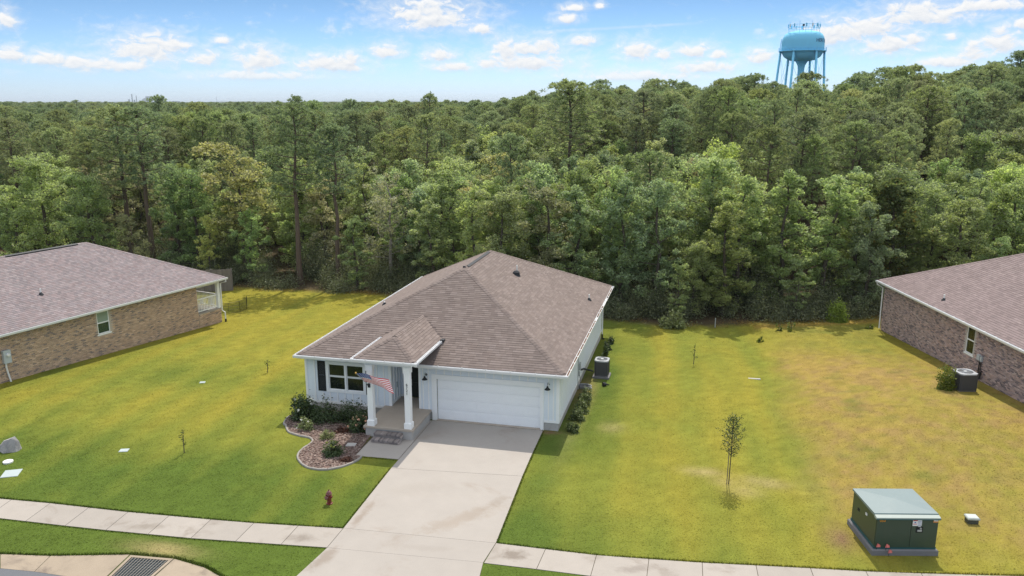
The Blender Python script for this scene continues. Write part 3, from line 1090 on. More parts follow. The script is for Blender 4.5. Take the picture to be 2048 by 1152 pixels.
def finish_shingles(mb, full, parent, m, eye, n=300, tabs=TABS):
    full.sort(key=lambda t: (t[0] - eye).length)
    meshes = []
    for w in tabs:
        b = MB()
        b.add(tab_verts(0, w - .004, 0, w - .004, 0, EXP + .02), TAB_F)
        meshes.append(b.mesh('shingle', m))
    for mid, T, wi in full[:n]:
        obj('shingle', meshes[wi], parent, M=T)
    for mid, T, wi in full[n:]:
        w = tabs[wi]
        mb.add([T @ Vector(p) for p in tab_verts(0, w - .004, 0, w - .004, 0, EXP + .02)], TAB_F)
    if mb.f:
        obj('shingle_courses', mb.mesh('shingle_courses', m), parent, kind='stuff')


def cap_row(p, q, d1, d2, m, parent, step=.20, n_max=90):
    """overlapping cap shingles along a hip or ridge"""
    p, q = Vector(p), Vector(q)
    t = (q - p).normalized()
    d1, d2 = Vector(d1).normalized(), Vector(d2).normalized()
    up = -(d1 + d2).normalized() if (d1 + d2).length > .05 else Vector((0, 0, 1))
    L = (q - p).length
    b = MB()
    vs = []
    for s, zz in ((0, .034), (step + .07, .018)):
        for e in (d1 * .15, Vector((0, 0, 0)), d2 * .15):
            vs.append(t * s + e + Vector((0, 0, zz)))
    for e in (d1 * .15, Vector((0, 0, 0)), d2 * .15):
        vs.append(e + Vector((0, 0, .012)))
    b.add(vs, [(0, 1, 4, 3), (1, 2, 5, 4), (6, 7, 1, 0), (7, 8, 2, 1)])
    me = b.mesh('cap_shingle', m)
    k = int(L / step)
    for i in range(min(k, n_max)):
        obj('cap_shingle', me, parent, M=Matrix.Translation(p + t * (i * step)))


class Hip:
    """hip roof with the ridge along y"""
    def __init__(s, x0, x1, y0, y1, ez, p):
        s.x0, s.x1, s.y0, s.y1, s.ez, s.p = x0, x1, y0, y1, ez, p
        s.W = (x1 - x0) / 2
        s.rz = ez + s.W * p
        s.xm = (x0 + x1) / 2
        s.r0 = Vector((s.xm, y0 + s.W, s.rz))
        s.r1 = Vector((s.xm, y1 - s.W, s.rz))
        s.c = [Vector(c) for c in ((x0, y0, ez), (x1, y0, ez), (x1, y1, ez), (x0, y1, ez))]

    def deck(s, drop=.16):
        b = MB()
        c = s.c
        b.add(list(c) + [s.r0, s.r1] + [q - Vector((0, 0, drop)) for q in c],
              [(0, 1, 4), (1, 2, 5, 4), (2, 3, 5), (3, 0, 4, 5), (9, 8, 7, 6), (0, 6, 7, 1), (1, 7, 8, 2), (2, 8, 9, 3), (3, 9, 6, 0)])
        return b

    def face(s, which):
        k = math.sqrt(1 + s.p ** 2)
        W, L = s.W, s.y1 - s.y0
        sl = W * k
        tri = [(0, 0), (2 * W, 0), (W, sl)]
        trap = [(0, 0), (L, 0), (L - W, sl), (W, sl)]
        if which == 'front':
            return s.c[0], (1, 0, 0), (0, 1 / k, s.p / k), tri
        if which == 'right':
            return s.c[1], (0, 1, 0), (-1 / k, 0, s.p / k), trap
        if which == 'back':
            return s.c[2], (-1, 0, 0), (0, -1 / k, s.p / k), tri
        return s.c[3], (0, -1, 0), (1 / k, 0, s.p / k), trap

    def hip_dirs(s, corner):
        """directions down the two planes, square to the hip"""
        c = s.c[corner]
        e = s.r0 if corner in (0, 1) else s.r1
        t = (e - c).normalized()
        sx = 1 if corner in (1, 2) else -1
        sy = -1 if corner in (0, 1) else 1
        nf = Vector((0, sy * s.p, 1)).normalized()
        nr = Vector((sx * s.p, 0, 1)).normalized()
        d1 = t.cross(nf)
        d2 = nr.cross(t)
        if d1.dot(Vector((-sx, 0, 0))) < 0:
            d1 = -d1
        if d2.dot(Vector((0, -sy, 0))) < 0:
            d2 = -d2
        return c, e, d1, d2


def gutter(mb, p, q, out, ends=True, w=.115, h=.115):
    """open trough along p-q; out = outward unit direction"""
    p, q, out = Vector(p), Vector(q), Vector(out)
    t = (q - p).normalized()
    prof = [(0, 0), (0, -h), (w * .8, -h), (w, -h * .35), (w, .012), (w - .018, .012), (w - .018, -h * .3), (w * .7, -h + .015), (.012, -h + .015), (.012, 0)]
    n = len(prof)
    vs = []
    for e in (p, q):
        for a, z in prof:
            vs.append(e + out * a + Vector((0, 0, z)))
    fs = [(i, (i + 1) % n, n + (i + 1) % n, n + i) for i in range(n)]
    mb.add(vs, fs)
    for e in (p, q):
        mb.obox(Matrix(((t.x, out.x, 0, e.x + out.x * w / 2), (t.y, out.y, 0, e.y + out.y * w / 2), (t.z, out.z, 1, e.z - h / 2), (0, 0, 0, 1))), .008, w + .004, h + .01)


def down_pipe(parent, pts, boot=True, m='gutter'):
    b = MB()
    b.path(pts, .042, 6)
    o = obj('downspout', b.mesh('downspout', M[m]), parent)
    if boot:
        e = Vector(pts[-1])
        k = MB()
        k.path([e + Vector((0, 0, .12)), e + Vector((0, 0, -.12)), e + Vector((.10, -.06, -.16))], .062, 6)
        obj('boot', k.mesh('boot', M['black']), o)
    return o


def vent_pipe(parent, x, y, z, h=.34):
    f = MB()
    f.lathe([(.16, -.10), (.13, .02), (.065, .10), (.06, .13)], 10)
    o = obj('vent_flashing', f.mesh('vent_flashing', M['lead']), parent, loc=(x, y, z))
    p = MB()
    p.lathe([(.042, -.05), (.042, h), (.03, h)], 10)
    obj('vent_pipe', p.mesh('vent_pipe', M['pvc']), o)


# ------------------------------------------------------------------ the white house
def batten_row(parent, M0, xs, z0, z1, name='batten'):
    """upright battens on a wall: M0 maps (along, out, up)"""
    cache = {}
    for x, a, b in [(x, z0, z1) if not isinstance(x, tuple) else x for x in xs]:
        key = round(b - a, 3)
        if key not in cache:
            m = MB()
            m.box(-.026, .026, 0, .036, 0, b - a)
            cache[key] = m.mesh(name, M['trim'])  # lighter than the siding, the lit relief of the battens put into colour
        obj(name, cache[key], parent, M=M0 @ Matrix.Translation((x, 0, a)))


# wall frames: along, outward, up
FRONT = Matrix(((1, 0, 0, 0), (0, -1, 0, 0), (0, 0, 1, 0), (0, 0, 0, 1)))
# (a mirrored frame is avoided: along runs the other way so that the basis stays right handed)
FRONT = Matrix(((-1, 0, 0, 0), (0, -1, 0, 0), (0, 0, 1, 0), (0, 0, 0, 1)))
RIGHT = Matrix(((0, 1, 0, 5.65), (-1, 0, 0, 0), (0, 0, 1, 0), (0, 0, 0, 1)))

house = thing('house', 'white board and batten house with brown hip roof and two car garage in the middle', 'house', (0, 0, 0))


def part(name, mb, m, parent=None, **kw):
    return obj(name, mb.mesh(name, M[m] if isinstance(m, str) else m), house if parent is None else parent, **kw)


# foundation
b = MB()
b.box(-6.42, -2.22, .02, .5, -.4, .36)
part('foundation', b, 'block')
b = MB()
b.box(4.98, 5.62, .02, .6, -.4, .38)
part('foundation', b, 'block')
part('foundation', MB().box(-.82, -.205, .02, .5, -.4, .38), 'block')
b = MB()
b.box(5.2, 5.622, .6, 14.93, -.5, .40)
b.box(-6.42, -6.0, .5, 14.93, -.5, .36)
b.box(-6.0, 5.2, 14.5, 14.93, -.5, .40)
part('foundation', b, 'block_lit')

WT = 2.78
# left front wall with window opening
wl = MB()
wl.box(-6.45, -5.3, 0, .15, .36, WT)
wl.box(-3.5, -2.2, 0, .15, .36, WT)
wl.box(-5.3, -3.5, 0, .15, .36, 1.0)
wl.box(-5.3, -3.5, 0, .15, 2.36, WT)
wall_l = part('front_wall', wl, 'siding')
xs = [5.98] + [(x, .47, .90) for x in (5.60, 5.24, 4.86, 4.48, 4.10, 3.72, 3.34)] + [2.86, 2.52]
batten_row(wall_l, FRONT, xs, .47, WT - .02)
# side of the entry recess, its back, and the left flank of the garage
wr_ = MB()
wr_.box(-2.35, -2.2, .15, 1.3, .5, 3.5)
wr_.box(-2.35, -1.74, 1.3, 1.42, .5, 3.5)
wr_.box(-.86, -.70, .15, 1.42, .5, 3.5)
wr_.box(-1.74, -.86, 1.3, 1.42, 2.6, 3.5)
wall_e = part('entry_wall', wr_, 'siding')
EN = Matrix(((0, 1, 0, -2.2), (-1, 0, 0, 0), (0, 0, 1, 0), (0, 0, 0, 1)))
batten_row(wall_e, EN, [-.40, -.74, -1.06], .62, 2.9)
b = MB()
b.box(-2.198, -2.175, .0, 1.28, .502, .62)
b.box(-2.17, -1.76, 1.275, 1.298, .502, .62)
part('base_trim', b, 'trim', wall_e)
b = MB()
b.box(-2.195, -2.16, .70, .78, 1.15, 1.42)
part('doorbell_box', b, 'meter', wall_e)
# garage front
wg = MB()
wg.box(-.82, -.02, 0, .15, .38, WT)
wg.box(4.82, 5.65, 0, .15, .38, WT)
wg.box(-.02, 4.82, 0, .15, 2.05, WT)
wall_g = part('garage_wall', wg, 'siding')
hx = [(-x, 2.23, WT - .02) for x in [.02 + .385 * i for i in range(13)]]
batten_row(wall_g, FRONT, [.62, .36] + hx + [-5.18, -5.40], .49, WT - .02)
# right side wall
wsd = MB()
wsd.box(5.5, 5.648, .15, 14.95, .40, WT)
wall_s = part('side_wall', wsd, 'siding')
batten_row(wall_s, RIGHT, [-(.35 + .385 * i) for i in range(38)], .52, WT - .02)
b = MB()
b.box(5.652, 5.675, .13, 14.93, .385, .51)
part('base_trim', b, 'trim', wall_s)
b = MB()
b.box(-6.45, -6.3, .15, 14.95, .36, WT)
b.box(-6.3, 5.5, 14.8, 14.95, .36, WT)
part('rear_wall', b, 'siding')
# trims
b = MB()
b.box(-6.47, -6.36, -.025, -.002, .36, WT)
b.box(-2.30, -2.18, -.025, -.002, .36, WT)
b.box(-6.355, -2.305, -.024, -.002, .345, .46)
b.box(-2.178, -2.155, -.025, .09, .502, WT)
part('corner_trim', b, 'trim', wall_l)
b = MB()
b.box(5.53, 5.672, -.025, -.002, .37, WT)
b.box(5.652, 5.676, .0, .125, .37, WT)
b.box(4.985, 5.525, -.024, -.002, .37, .48)
part('corner_trim', b, 'trim', wall_g)
b = MB()
b.box(-.83, -.73, -.025, -.002, .37, WT)
b.box(-.725, -.21, -.024, -.002, .37, .48)
part('corner_trim', b, 'trim', wall_g)

# front window
win = MB()
for x0, x1, z0, z1 in ((-5.41, -5.28, .92, 2.44), (-3.54, -3.42, .92, 2.44), (-5.278, -3.542, 2.30, 2.44), (-5.278, -3.542, .92, 1.04), (-4.465, -4.385, 1.042, 2.298)):
    win.box(x0, x1, -.035, .06, z0, z1)
window = part('window', win, 'trim')
for x0, x1 in ((-5.278, -4.467), (-4.383, -3.542)):
    for z0, z1, yy in ((1.042, 1.69, .03), (1.71, 2.298, .015)):
        f = MB()
        t = .035
        for a in ((x0, x0 + t, z0, z1), (x1 - t, x1, z0, z1), (x0 + t, x1 - t, z0, z0 + t), (x0 + t, x1 - t, z1 - t, z1)):
            f.box(a[0], a[1], yy, yy + .03, a[2], a[3])
        part('sash', f, 'trim', window)
        g = MB()
        g.box(x0 + t, x1 - t, yy + .012, yy + .018, z0 + t, z1 - t)
        part('pane', g, 'glass', window)
    bl = MB()
    for i in range(30):
        z = 1.07 + i * .041
        bl.add([(x0 + .03, .085, z), (x1 - .03, .085, z), (x1 - .03, .105, z + .030), (x0 + .03, .105, z + .030)], [(0, 1, 2, 3)])
    part('blind', bl, 'blind', window)
b = MB()
b.box(-5.3, -3.5, .42, .46, .95, 2.45)
part('room_shade', b, 'dark', window)
for x0, x1 in ((-5.82, -5.43), (-3.40, -3.02)):
    b = MB()
    for a in ((x0, x0 + .05, .95, 2.42), (x1 - .05, x1, .95, 2.42), (x0 + .05, x1 - .05, .95, 1.03), (x0 + .05, x1 - .05, 2.34, 2.42), (x0 + .05, x1 - .05, 1.64, 1.72)):
        b.box(a[0], a[1], -.045, -.024, a[2], a[3])
    for i in range(28):
        z = 1.035 + i * .0465
        if 1.60 < z < 1.72:
            continue
        b.add([(x0 + .05, -.030, z), (x1 - .05, -.030, z), (x1 - .05, -.024, z + .044), (x0 + .05, -.024, z + .044)], [(0, 1, 2, 3)])
    part('shutter', b, 'shutter')

# garage door: four sections with raised panels
gt = MB()
gt.box(-.20, .025, -.04, .05, -.02, 2.0)
gt.box(4.815, 4.975, -.04, .05, -.02, 2.0)
gt.box(-.20, 4.975, -.041, .05, 2.002, 2.215)
part('garage_trim', gt, 'trim')
gdoor = part('garage_door', MB().box(.03, 4.81, .14, .16, .02, 1.99), 'door_white')
for i in range(4):
    z0, z1 = .03 + i * .492, .03 + (i + 1) * .492 - .007
    s = MB()
    s.box(.03, 4.81, .095, .138, z0, z1)
    for k in range(8):
        x0 = .10 + k * .588
        x1 = x0 + .49
        y1, y0 = .0948, .0895
        za, zb = z0 + .07, z1 - .07
        s.add([(x0, y1, za), (x1, y1, za), (x1, y1, zb), (x0, y1, zb), (x0 + .035, y0, za + .035), (x1 - .035, y0, za + .035), (x1 - .035, y0, zb - .035), (x0 + .035, y0, zb - .035)],
              [(0, 1, 5, 4), (1, 2, 6, 5), (2, 3, 7, 6), (3, 0, 4, 7), (4, 5, 6, 7)])
    part('door_section', s, 'door_white', gdoor)
part('door_seal', MB().box(.03, 4.81, .085, .13, .0, .027), 'black', gdoor)
part('threshold', MB().box(-.0, 4.85, -.09, .08, -.03, .042), 'porch_floor')

# front door
dr = part('front_door', MB().box(-1.70, -.90, 1.26, 1.31, .53, 2.58), 'blackdoor')
b = MB()
for z0, z1 in ((.72, 1.25), (1.4, 2.4)):
    b.box(-1.60, -1.0, 1.24, 1.262, z0, z1)
part('door_panel', b, 'blackdoor', dr)
b = MB()
b.path([(-1.63, 1.22, 1.40), (-1.63, 1.19, 1.36), (-1.63, 1.19, 1.16), (-1.63, 1.22, 1.12)], .014, 6)
part('handle', b, 'metal', dr)

# porch
pf = MB()
pf.bbox(-2.52, -.24, -2.48, -.028, .40, .50, .015)
pf.box(-2.17, -.88, -.03, 1.25, .40, .499)
porch = part('porch', pf, 'porch_floor')
b = MB()
b.box(-2.44, -.30, -2.42, -.03, -.3, .398)
part('porch_base', b, 'block')
for cx, cy in ((-2.18, -2.28), (-.49, -2.26)):
    c = MB()
    c.box(cx - .125, cx + .125, cy - .125, cy + .125, .74, 3.10)
    col = part('column', c, 'trim')
    c = MB()
    c.bbox(cx - .165, cx + .165, cy - .165, cy + .165, .50, .765, .02)
    part('base', c, 'trim', col)
    c = MB()
    c.box(cx - .155, cx + .155, cy - .155, cy + .155, 3.0, 3.24)
    c.box(cx - .175, cx + .175, cy - .175, cy + .175, 3.24, 3.29)
    part('capital', c, 'trim', col)
    if cx > -1:
        num_col = col
b = MB()
b.box(-2.42, -.26, -2.42, -2.14, 3.29, 3.44)
b.box(-2.42, -2.14, -2.14, .0, 3.29, 3.44)
b.box(-.54, -.26, -2.14, .0, 3.29, 3.44)
b.box(-2.14, -.54, -2.14, 1.3, 3.40, 3.44)
part('porch_beam', b, 'trim')


def text_mesh(txt, size, depth, mtl, name, align='CENTER'):
    cu = bpy.data.curves.new(name, 'FONT')
    cu.body = txt
    cu.size = size
    cu.extrude = depth
    cu.align_x = align
    cu.align_y = 'CENTER'
    o = bpy.data.objects.new(name, cu)
    COL.objects.link(o)
    dg = bpy.context.evaluated_depsgraph_get()
    me = bpy.data.meshes.new_from_object(o.evaluated_get(dg))
    bpy.data.objects.remove(o)
    bpy.data.curves.remove(cu)
    me.materials.clear()
    me.materials.append(mtl)
    me.name = name
    return me


for i, ch in enumerate('6721'):
    me = text_mesh(ch, .155, .006, M['black'], 'house_number')
    obj('house_number', me, num_col, M=Matrix.Translation((-.49, -2.395, 2.50 - i * .135)) @ Matrix.Rotation(R(90), 4, 'X') @ Matrix.Shear('XY', 3, (.18, 0)) if False else
        Matrix.Translation((-.49, -2.395, 2.50 - i * .135)) @ Matrix.Rotation(R(90), 4, 'X'))

# brick steps: rowlock bricks over a stretcher course, twice
steps = part('steps', MB().box(-1.93, -.74, -3.0, -2.425, -.05, .135).box(-1.93, -.74, -2.70, -2.425, .137, .30), 'mortar_s')
bk = MB()
bk.bbox(-.036, .036, -.155, .155, 0, .075, .006)
row_me = bk.mesh('brick', M['brick_s'])
bk = MB()
bk.bbox(-.097, .097, -.045, .045, 0, .058, .006)
str_me = bk.mesh('brick', M['brick_s'])
bk = MB()
bk.bbox(-.045, .045, -.14, .14, 0, .058, .006)
side_me = bk.mesh('brick', M['brick_s'])
for yc, z0 in ((-2.90, .0), (-2.60, .165)):
    for i in range(15):
        obj('brick', row_me, steps, loc=(-1.935 + (i + .5) * .0805, yc + rnd.uniform(-.004, .004), z0 + .092 + rnd.uniform(-.003, .003)))
    for i in range(6):
        obj('brick', str_me, steps, loc=(-1.93 + (i + .5) * .2, yc - .098, z0 + .028))
    for i in range(1):
        obj('brick', side_me, steps, loc=(-.715, yc + .0, z0 + .028))

# wall lamps
for x in (-.46, 5.17):
    w = MB()
    w.lathe([(.055, 0), (.055, .02), (.03, .03)], 10, Matrix.Translation((x, -.002, 2.16)) @ Matrix.Rotation(R(90), 4, 'X'))
    lamp = part('wall_lamp', w, 'black')
    w = MB()
    w.path([(x, -.03, 2.16), (x, -.10, 2.27), (x, -.18, 2.28), (x, -.23, 2.22), (x, -.23, 2.14)], .013, 6)
    part('lamp_arm', w, 'metal', lamp)
    w = MB()
    w.lathe([(.03, .16), (.045, .11), (.06, .07), (.13, 0), (.125, -.012), (.05, .06)], 14, Matrix.Translation((x, -.23, 2.0)))
    part('lamp_shade', w, 'black', lamp)

# roof
EYE = Vector(CAM)
roof = Hip(-6.6, 6.0, -.5, 17.1, 2.80, .5)
roof_o = part('roof', roof.deck(), 'shingle')
pr = Hip(-2.80, -.06, -2.56, 7.0, 3.56, .5)


def main_skip(p):       # nothing is laid under the porch roof
    return -2.75 < p.x < -.12 and p.z < pr.ez + (1.37 - abs(p.x + 1.43)) * .5 and p.y > -.6 and p.y < 2.6


full, mb, rr = [], MB(), random.Random(3)
for w in ('front', 'right', 'left'):
    O, u, v, poly = roof.face(w)
    shingle_face(mb, O, u, v, poly, full, rr, main_skip if w == 'front' else None)


def pr_skip(p):
    return p.z < roof.ez + (p.y + .5) * .5 + .0


# porch roof: hip in front, running back into the main roof
yb = (pr.rz - roof.ez) / .5 - .5
ye = (pr.ez - roof.ez) / .5 - .5
b = MB()
b.add([(-2.80, -2.56, 3.56), (-.06, -2.56, 3.56), (-.06, ye, 3.56), (-1.43, yb, pr.rz), (-2.80, ye, 3.56), (-1.43, -1.19, pr.rz),
       (-2.80, -2.56, 3.44), (-.06, -2.56, 3.44), (-.06, ye - .2, 3.44), (-2.80, ye - .2, 3.44)],
      [(0, 1, 5), (1, 2, 3, 5), (3, 4, 0, 5), (9, 8, 7, 6), (0, 6, 7, 1), (1, 7, 8, 2), (4, 9, 6, 0)])
proof_o = part('porch_roof', b, 'shingle')
pfull, pmb = [], MB()
for w in ('front', 'right', 'left'):
    O, u, v, poly = pr.face(w)
    shingle_face(pmb, O, u, v, poly, pfull, rr, pr_skip)
finish_shingles(pmb, pfull, proof_o, M['shingle'], EYE, 150)
finish_shingles(mb, full, roof_o, M['shingle'], EYE, 300)
for cidx in (0, 1, 2, 3):
    c, e, d1, d2 = roof.hip_dirs(cidx)
    cap_row(c + (e - c) * .012, e, d1, d2, M['shingle'], roof_o)
k5 = math.sqrt(1.25)
cap_row(roof.r0, roof.r1, (-1 / k5, 0, -.5 / k5), (1 / k5, 0, -.5 / k5), M['shingle'], roof_o)
for cidx in (0, 1):
    c, e, d1, d2 = pr.hip_dirs(cidx)
    cap_row(c + (e - c) * .03, e, d1, d2, M['shingle'], proof_o)
cap_row(pr.r0, (-1.43, yb + .1, pr.rz), (-1 / k5, 0, -.5 / k5), (1 / k5, 0, -.5 / k5), M['shingle'], proof_o)
b = MB()
rv0, rv1 = roof.r0.y + .35, roof.r1.y - .5
b.add([(-.3 - .02, rv0, 5.992), (-.3, rv0, 6.002), (-.3 + .12, rv0, 5.945), (-.3 - .02, rv1, 5.992), (-.3, rv1, 6.002), (-.3 + .12, rv1, 5.945),
       (-.3 + .12, rv0, 5.89), (-.3 + .12, rv1, 5.89)], [(0, 1, 4, 3), (1, 2, 5, 4), (2, 6, 7, 5), (0, 6, 2, 1), (3, 4, 5, 7)])
for q in (rv0,):
    b.box(-.50, -.18, q - .10, q - .02, 5.86, 5.97)
part('ridge_vent', b, 'lead', roof_o)
b = MB()
b.lathe([(.24, -.12), (.2, .0), (.19, .12), (.1, .2)], 12)
o = part('roof_vent', b, 'lead', roof_o, loc=(1.62, 9.05, 5.02))
b = MB()
b.lathe([(.04, .1), (.04, .42), (.03, .42)], 8)
part('vent_pipe', b, 'pvc', o, loc=(-.0, .18, .05))
vent_pipe(roof_o, 5.30, 11.64, 3.15)
vent_pipe(roof_o, -4.9, 6.1, 3.65, .16)

# fascia, soffit edge and gutters
b = MB()
b.box(-6.6, -2.86, -.518, -.501, 2.63, 2.79)
b.box(-.80, 6.0, -.518, -.501, 2.63, 2.79)
b.box(6.001, 6.018, -.5, 17.1, 2.63, 2.79)
b.box(-6.618, -6.601, -.5, 17.1, 2.63, 2.79)
part('fascia', b, 'trim', roof_o)
g = MB()
gutter(g, (-6.72, -.519, 2.79), (-2.88, -.519, 2.79), (0, -1, 0))
gutter(g, (-.80, -.519, 2.79), (6.13, -.519, 2.79), (0, -1, 0))
part('gutter', g, 'gutter', roof_o)
g = MB()
gutter(g, (6.019, -.50, 2.79), (6.019, 17.1, 2.79), (1, 0, 0))
gut_r = part('gutter', g, 'gutter', roof_o)
g = MB()
gutter(g, (-6.619, 17.1, 2.79), (-6.619, -.50, 2.79), (-1, 0, 0))
part('gutter', g, 'gutter', roof_o)
b = MB()
b.box(6.035, 6.118, -.45, 8.7, 2.715, 2.772)
b.box(6.035, 6.118, 9.6, 12.0, 2.715, 2.762)
b.box(6.035, 6.118, 14.2, 16.6, 2.715, 2.768)
part('leaf_litter', b, 'litter', gut_r)
hm = MB().box(-.0, .13, -.022, .022, -.008, .008).mesh('gutter_hanger', M['trim'])
for i in range(17):
    obj('gutter_hanger', hm, roof_o, loc=(6.012, .25 + i * 1.0, 2.800))
hm2 = MB().box(-.022, .022, -.13, .0, -.008, .008).mesh('gutter_hanger', M['metal'])
for x in (-5.6, -4.3, -3.2, .3, 1.4, 2.5, 3.6, 4.7, 5.6):
    obj('gutter_hanger', hm2, roof_o, loc=(x, -.512, 2.800))
b = MB()
b.box(-2.80, -.06, -2.578, -2.561, 3.42, 3.55)
b.box(-.059, -.042, -2.56, ye - .1, 3.42, 3.55)
b.box(-2.818, -2.801, -2.56, ye - .1, 3.42, 3.55)
part('fascia', b, 'trim', proof_o)
g = MB()
gutter(g, (-2.92, -2.579, 3.55), (.07, -2.579, 3.55), (0, -1, 0), h=.11)
gutter(g, (-.041, -2.56, 3.55), (-.041, ye - .30, 3.55), (1, 0, 0), h=.11)
gutter(g, (-2.819, ye - .30, 3.55), (-2.819, -2.56, 3.55), (-1, 0, 0), h=.11)
part('gutter', g, 'gutter', proof_o)
for x in (-2.2, -1.35, -.5):
    obj('gutter_hanger', hm2, proof_o, loc=(x, -2.572, 3.560))
b = MB()
b.box(-.02, .16, ye - .26, ye - .06, 3.53, 3.60)
part('diverter_flashing', b, 'lead', proof_o)
down_pipe(house, [(6.07, 14.7, 2.70), (6.07, 14.7, 2.6), (5.72, 14.86, 2.35), (5.72, 14.86, .12)])

# electricity and air-conditioning fittings on the side wall
b = MB()
b.box(5.66, 5.78, 5.36, 5.62, 1.05, 1.42)
mt = part('disconnect_box', b, 'metal')
b = MB()
b.box(5.66, 5.74, 5.44, 5.56, .72, .95)
part('outlet_box', b, 'metal')
b = MB()
b.path([(5.70, 5.16, 2.55), (5.70, 5.16, .45), (5.72, 5.18, .12)], .022, 6)
part('conduit', b, 'metal')
b = MB()
b.path([(5.74, 5.50, .74), (5.78, 5.5, .45), (5.76, 5.35, .1)], .014, 6)
part('cable', b, 'black')
b = MB()
b.path([(5.66, 6.25, .78), (5.80, 6.4, .80), (6.0, 6.8, .62), (6.16, 7.25, .42)], .05, 8)
part('refrigerant_line', b, 'black')


# ------------------------------------------------------------------ the two brick houses
def lay_bricks(parent, y0, y1, z0f, z1, x, sgn, m, holes=(), Lb=.203, Hb=.067):
    """bricks on a wall in a plane of constant x; sgn is the outward side"""
    V, F = [], []
    n_rows = int((z1 + .4) / Hb)
    for j in range(n_rows):
        za = -.4 + j * Hb
        zb = za + Hb - .011
        y = y0 - (.5 * Lb if j % 2 else 0)
        while y < y1:
            ya, yb2 = max(y, y0), min(y + Lb - .011, y1)
            y += Lb
            if yb2 - ya < .03 or zb < z0f((ya + yb2) / 2) - .05:
                continue
            if any(ya < h[1] and yb2 > h[0] and za < h[3] and zb > h[2] for h in holes):
                continue
            d = sgn * (.012 + rnd.uniform(-.003, .003))
            o = len(V)
            V += [(x, ya, za), (x, yb2, za), (x, yb2, zb), (x, ya, zb), (x + d, ya + .003, za + .003), (x + d, yb2 - .003, za + .003), (x + d, yb2 - .003, zb - .003), (x + d, ya + .003, zb - .003)]
            q = [(4, 5, 6, 7), (0, 1, 5, 4), (1, 2, 6, 5), (2, 3, 7, 6), (3, 0, 4, 7)]
            F += [tuple(o + i for i in (f if sgn > 0 else f[::-1])) for f in q]
    me = np_mesh('brick', np.array(V), np.array(F), m)
    obj('brick', me, parent, kind='stuff')


def side_window(parent, x, sgn, y0, y1, z0, z1, top_m, low_m):
    """double-hung window in a plane of constant x"""
    f = MB()
    xa, xb = sorted((x - sgn * .03, x + sgn * .03))
    t = .05
    f.box(xa, xb, y0, y0 + t, z0, z1)
    f.box(xa, xb, y1 - t, y1, z0, z1)
    f.box(xa, xb, y0 + t, y1 - t, z0, z0 + t)
    f.box(xa, xb, y0 + t, y1 - t, z1 - t, z1)
    zm = (z0 + z1) / 2
    f.box(xa, xb, y0 + t, y1 - t, zm - .03, zm + .03)
    w = obj('window', f.mesh('window', M['trim']), parent)
    for za, zb, m in ((z0 + t, zm - .03, low_m), (zm + .03, z1 - t, top_m)):
        g = MB().box(x - .005, x + .005, y0 + t, y1 - t, za, zb)
        obj('pane', g.mesh('pane', M[m]), w)
    xd = x - sgn * .25
    g = MB().box(min(xd, xd - .02), max(xd, xd + .02), y0, y1, z0, z1)
    obj('room_shade', g.mesh('room_shade', M['dark']), w)
    xs0, xs1 = sorted((x + sgn * .06, x - sgn * .0))
    g = MB().box(min(x - .02, x + sgn * .075), max(x + .02, x + sgn * .075), y0 - .06, y1 + .06, z0 - .075, z0 - .004)
    obj('sill', g.mesh('sill', M['trim']), w)
    return w


def local_h(o_xy, rz):
    c, s = math.cos(rz), math.sin(rz)
    return lambda x, y: H(o_xy[0] + c * x - s * y, o_xy[1] + s * x + c * y)


# left: tan brick, rear porch with a white rail
OL, RL = (-19.2, 13.87), R(-12.617)
lh = thing('brick_house', 'tan brick house with mauve shingle roof and railed back porch on the left', 'house', (*OL, 0), RL)
hl = local_h(OL, RL)
rl = Hip(-11.6, -.115, -24, -.115, 2.80, .49)
ro = obj('roof', rl.deck(.10).mesh('roof', M['shingle_l']), lh)
full, mb, rr = [], MB(), random.Random(5)
for w in ('right',):
    O, u, v, poly = rl.face(w)
    shingle_face(mb, O, u, v, poly, full, rr, None, (.20, .165, .24))
inv = (Matrix.Translation((*OL, 0)) @ Matrix.Rotation(RL, 4, 'Z')).inverted()
finish_shingles(mb, full, ro, M['shingle_l'], inv @ EYE, 300, (.20, .165, .24))
for cidx in (1, 2):
    c, e, d1, d2 = rl.hip_dirs(cidx)
    cap_row(c + (e - c) * .012, e, d1, d2, M['shingle_l'], ro)
kk = math.sqrt(1 + .49 ** 2)
cap_row(rl.r0, rl.r1, (-1 / kk, 0, -.49 / kk), (1 / kk, 0, -.49 / kk), M['shingle_l'], ro)
b = MB()
xm = rl.xm
b.add([(xm + .03, -11.0, rl.rz + .05), (xm + .16, -11.0, rl.rz - .0), (xm + .16, -6.5, rl.rz - .0), (xm + .03, -6.5, rl.rz + .05), (xm + .16, -11.0, rl.rz - .08), (xm + .16, -6.5, rl.rz - .08)],
      [(0, 1, 2, 3), (1, 4, 5, 2)])
obj('ridge_vent', b.mesh('ridge_vent', M['lead']), ro)
vent_pipe(ro, -2.25, -11.5, 3.84)
b = MB()
b.box(-.114, -.097, -24, -.115, 2.66, 2.79)
b.box(-11.6, -.115, -.114, -.097, 2.66, 2.79)
obj('fascia', b.mesh('fascia', M['trim']), ro)
g = MB()
gutter(g, (-.096, -24, 2.79), (-.096, -.10, 2.79), (1, 0, 0), w=.10)
obj('gutter', g.mesh('gutter', M['gutter']), ro)
WX = -.47
wl = MB()
wn = (-9.63, -8.84, 1.27, 2.55)
wl.box(WX - .2, WX - .002, -23.5, wn[0], -.5, 2.72)
wl.box(WX - .2, WX - .002, wn[1], -2.40, -.5, 2.72)
wl.box(WX - .2, WX - .002, wn[0], wn[1], -.5, wn[2])
wl.box(WX - .2, WX - .002, wn[0], wn[1], wn[3], 2.72)
wl.box(-11, WX - .2, -2.6, -2.40, -.5, 2.72)
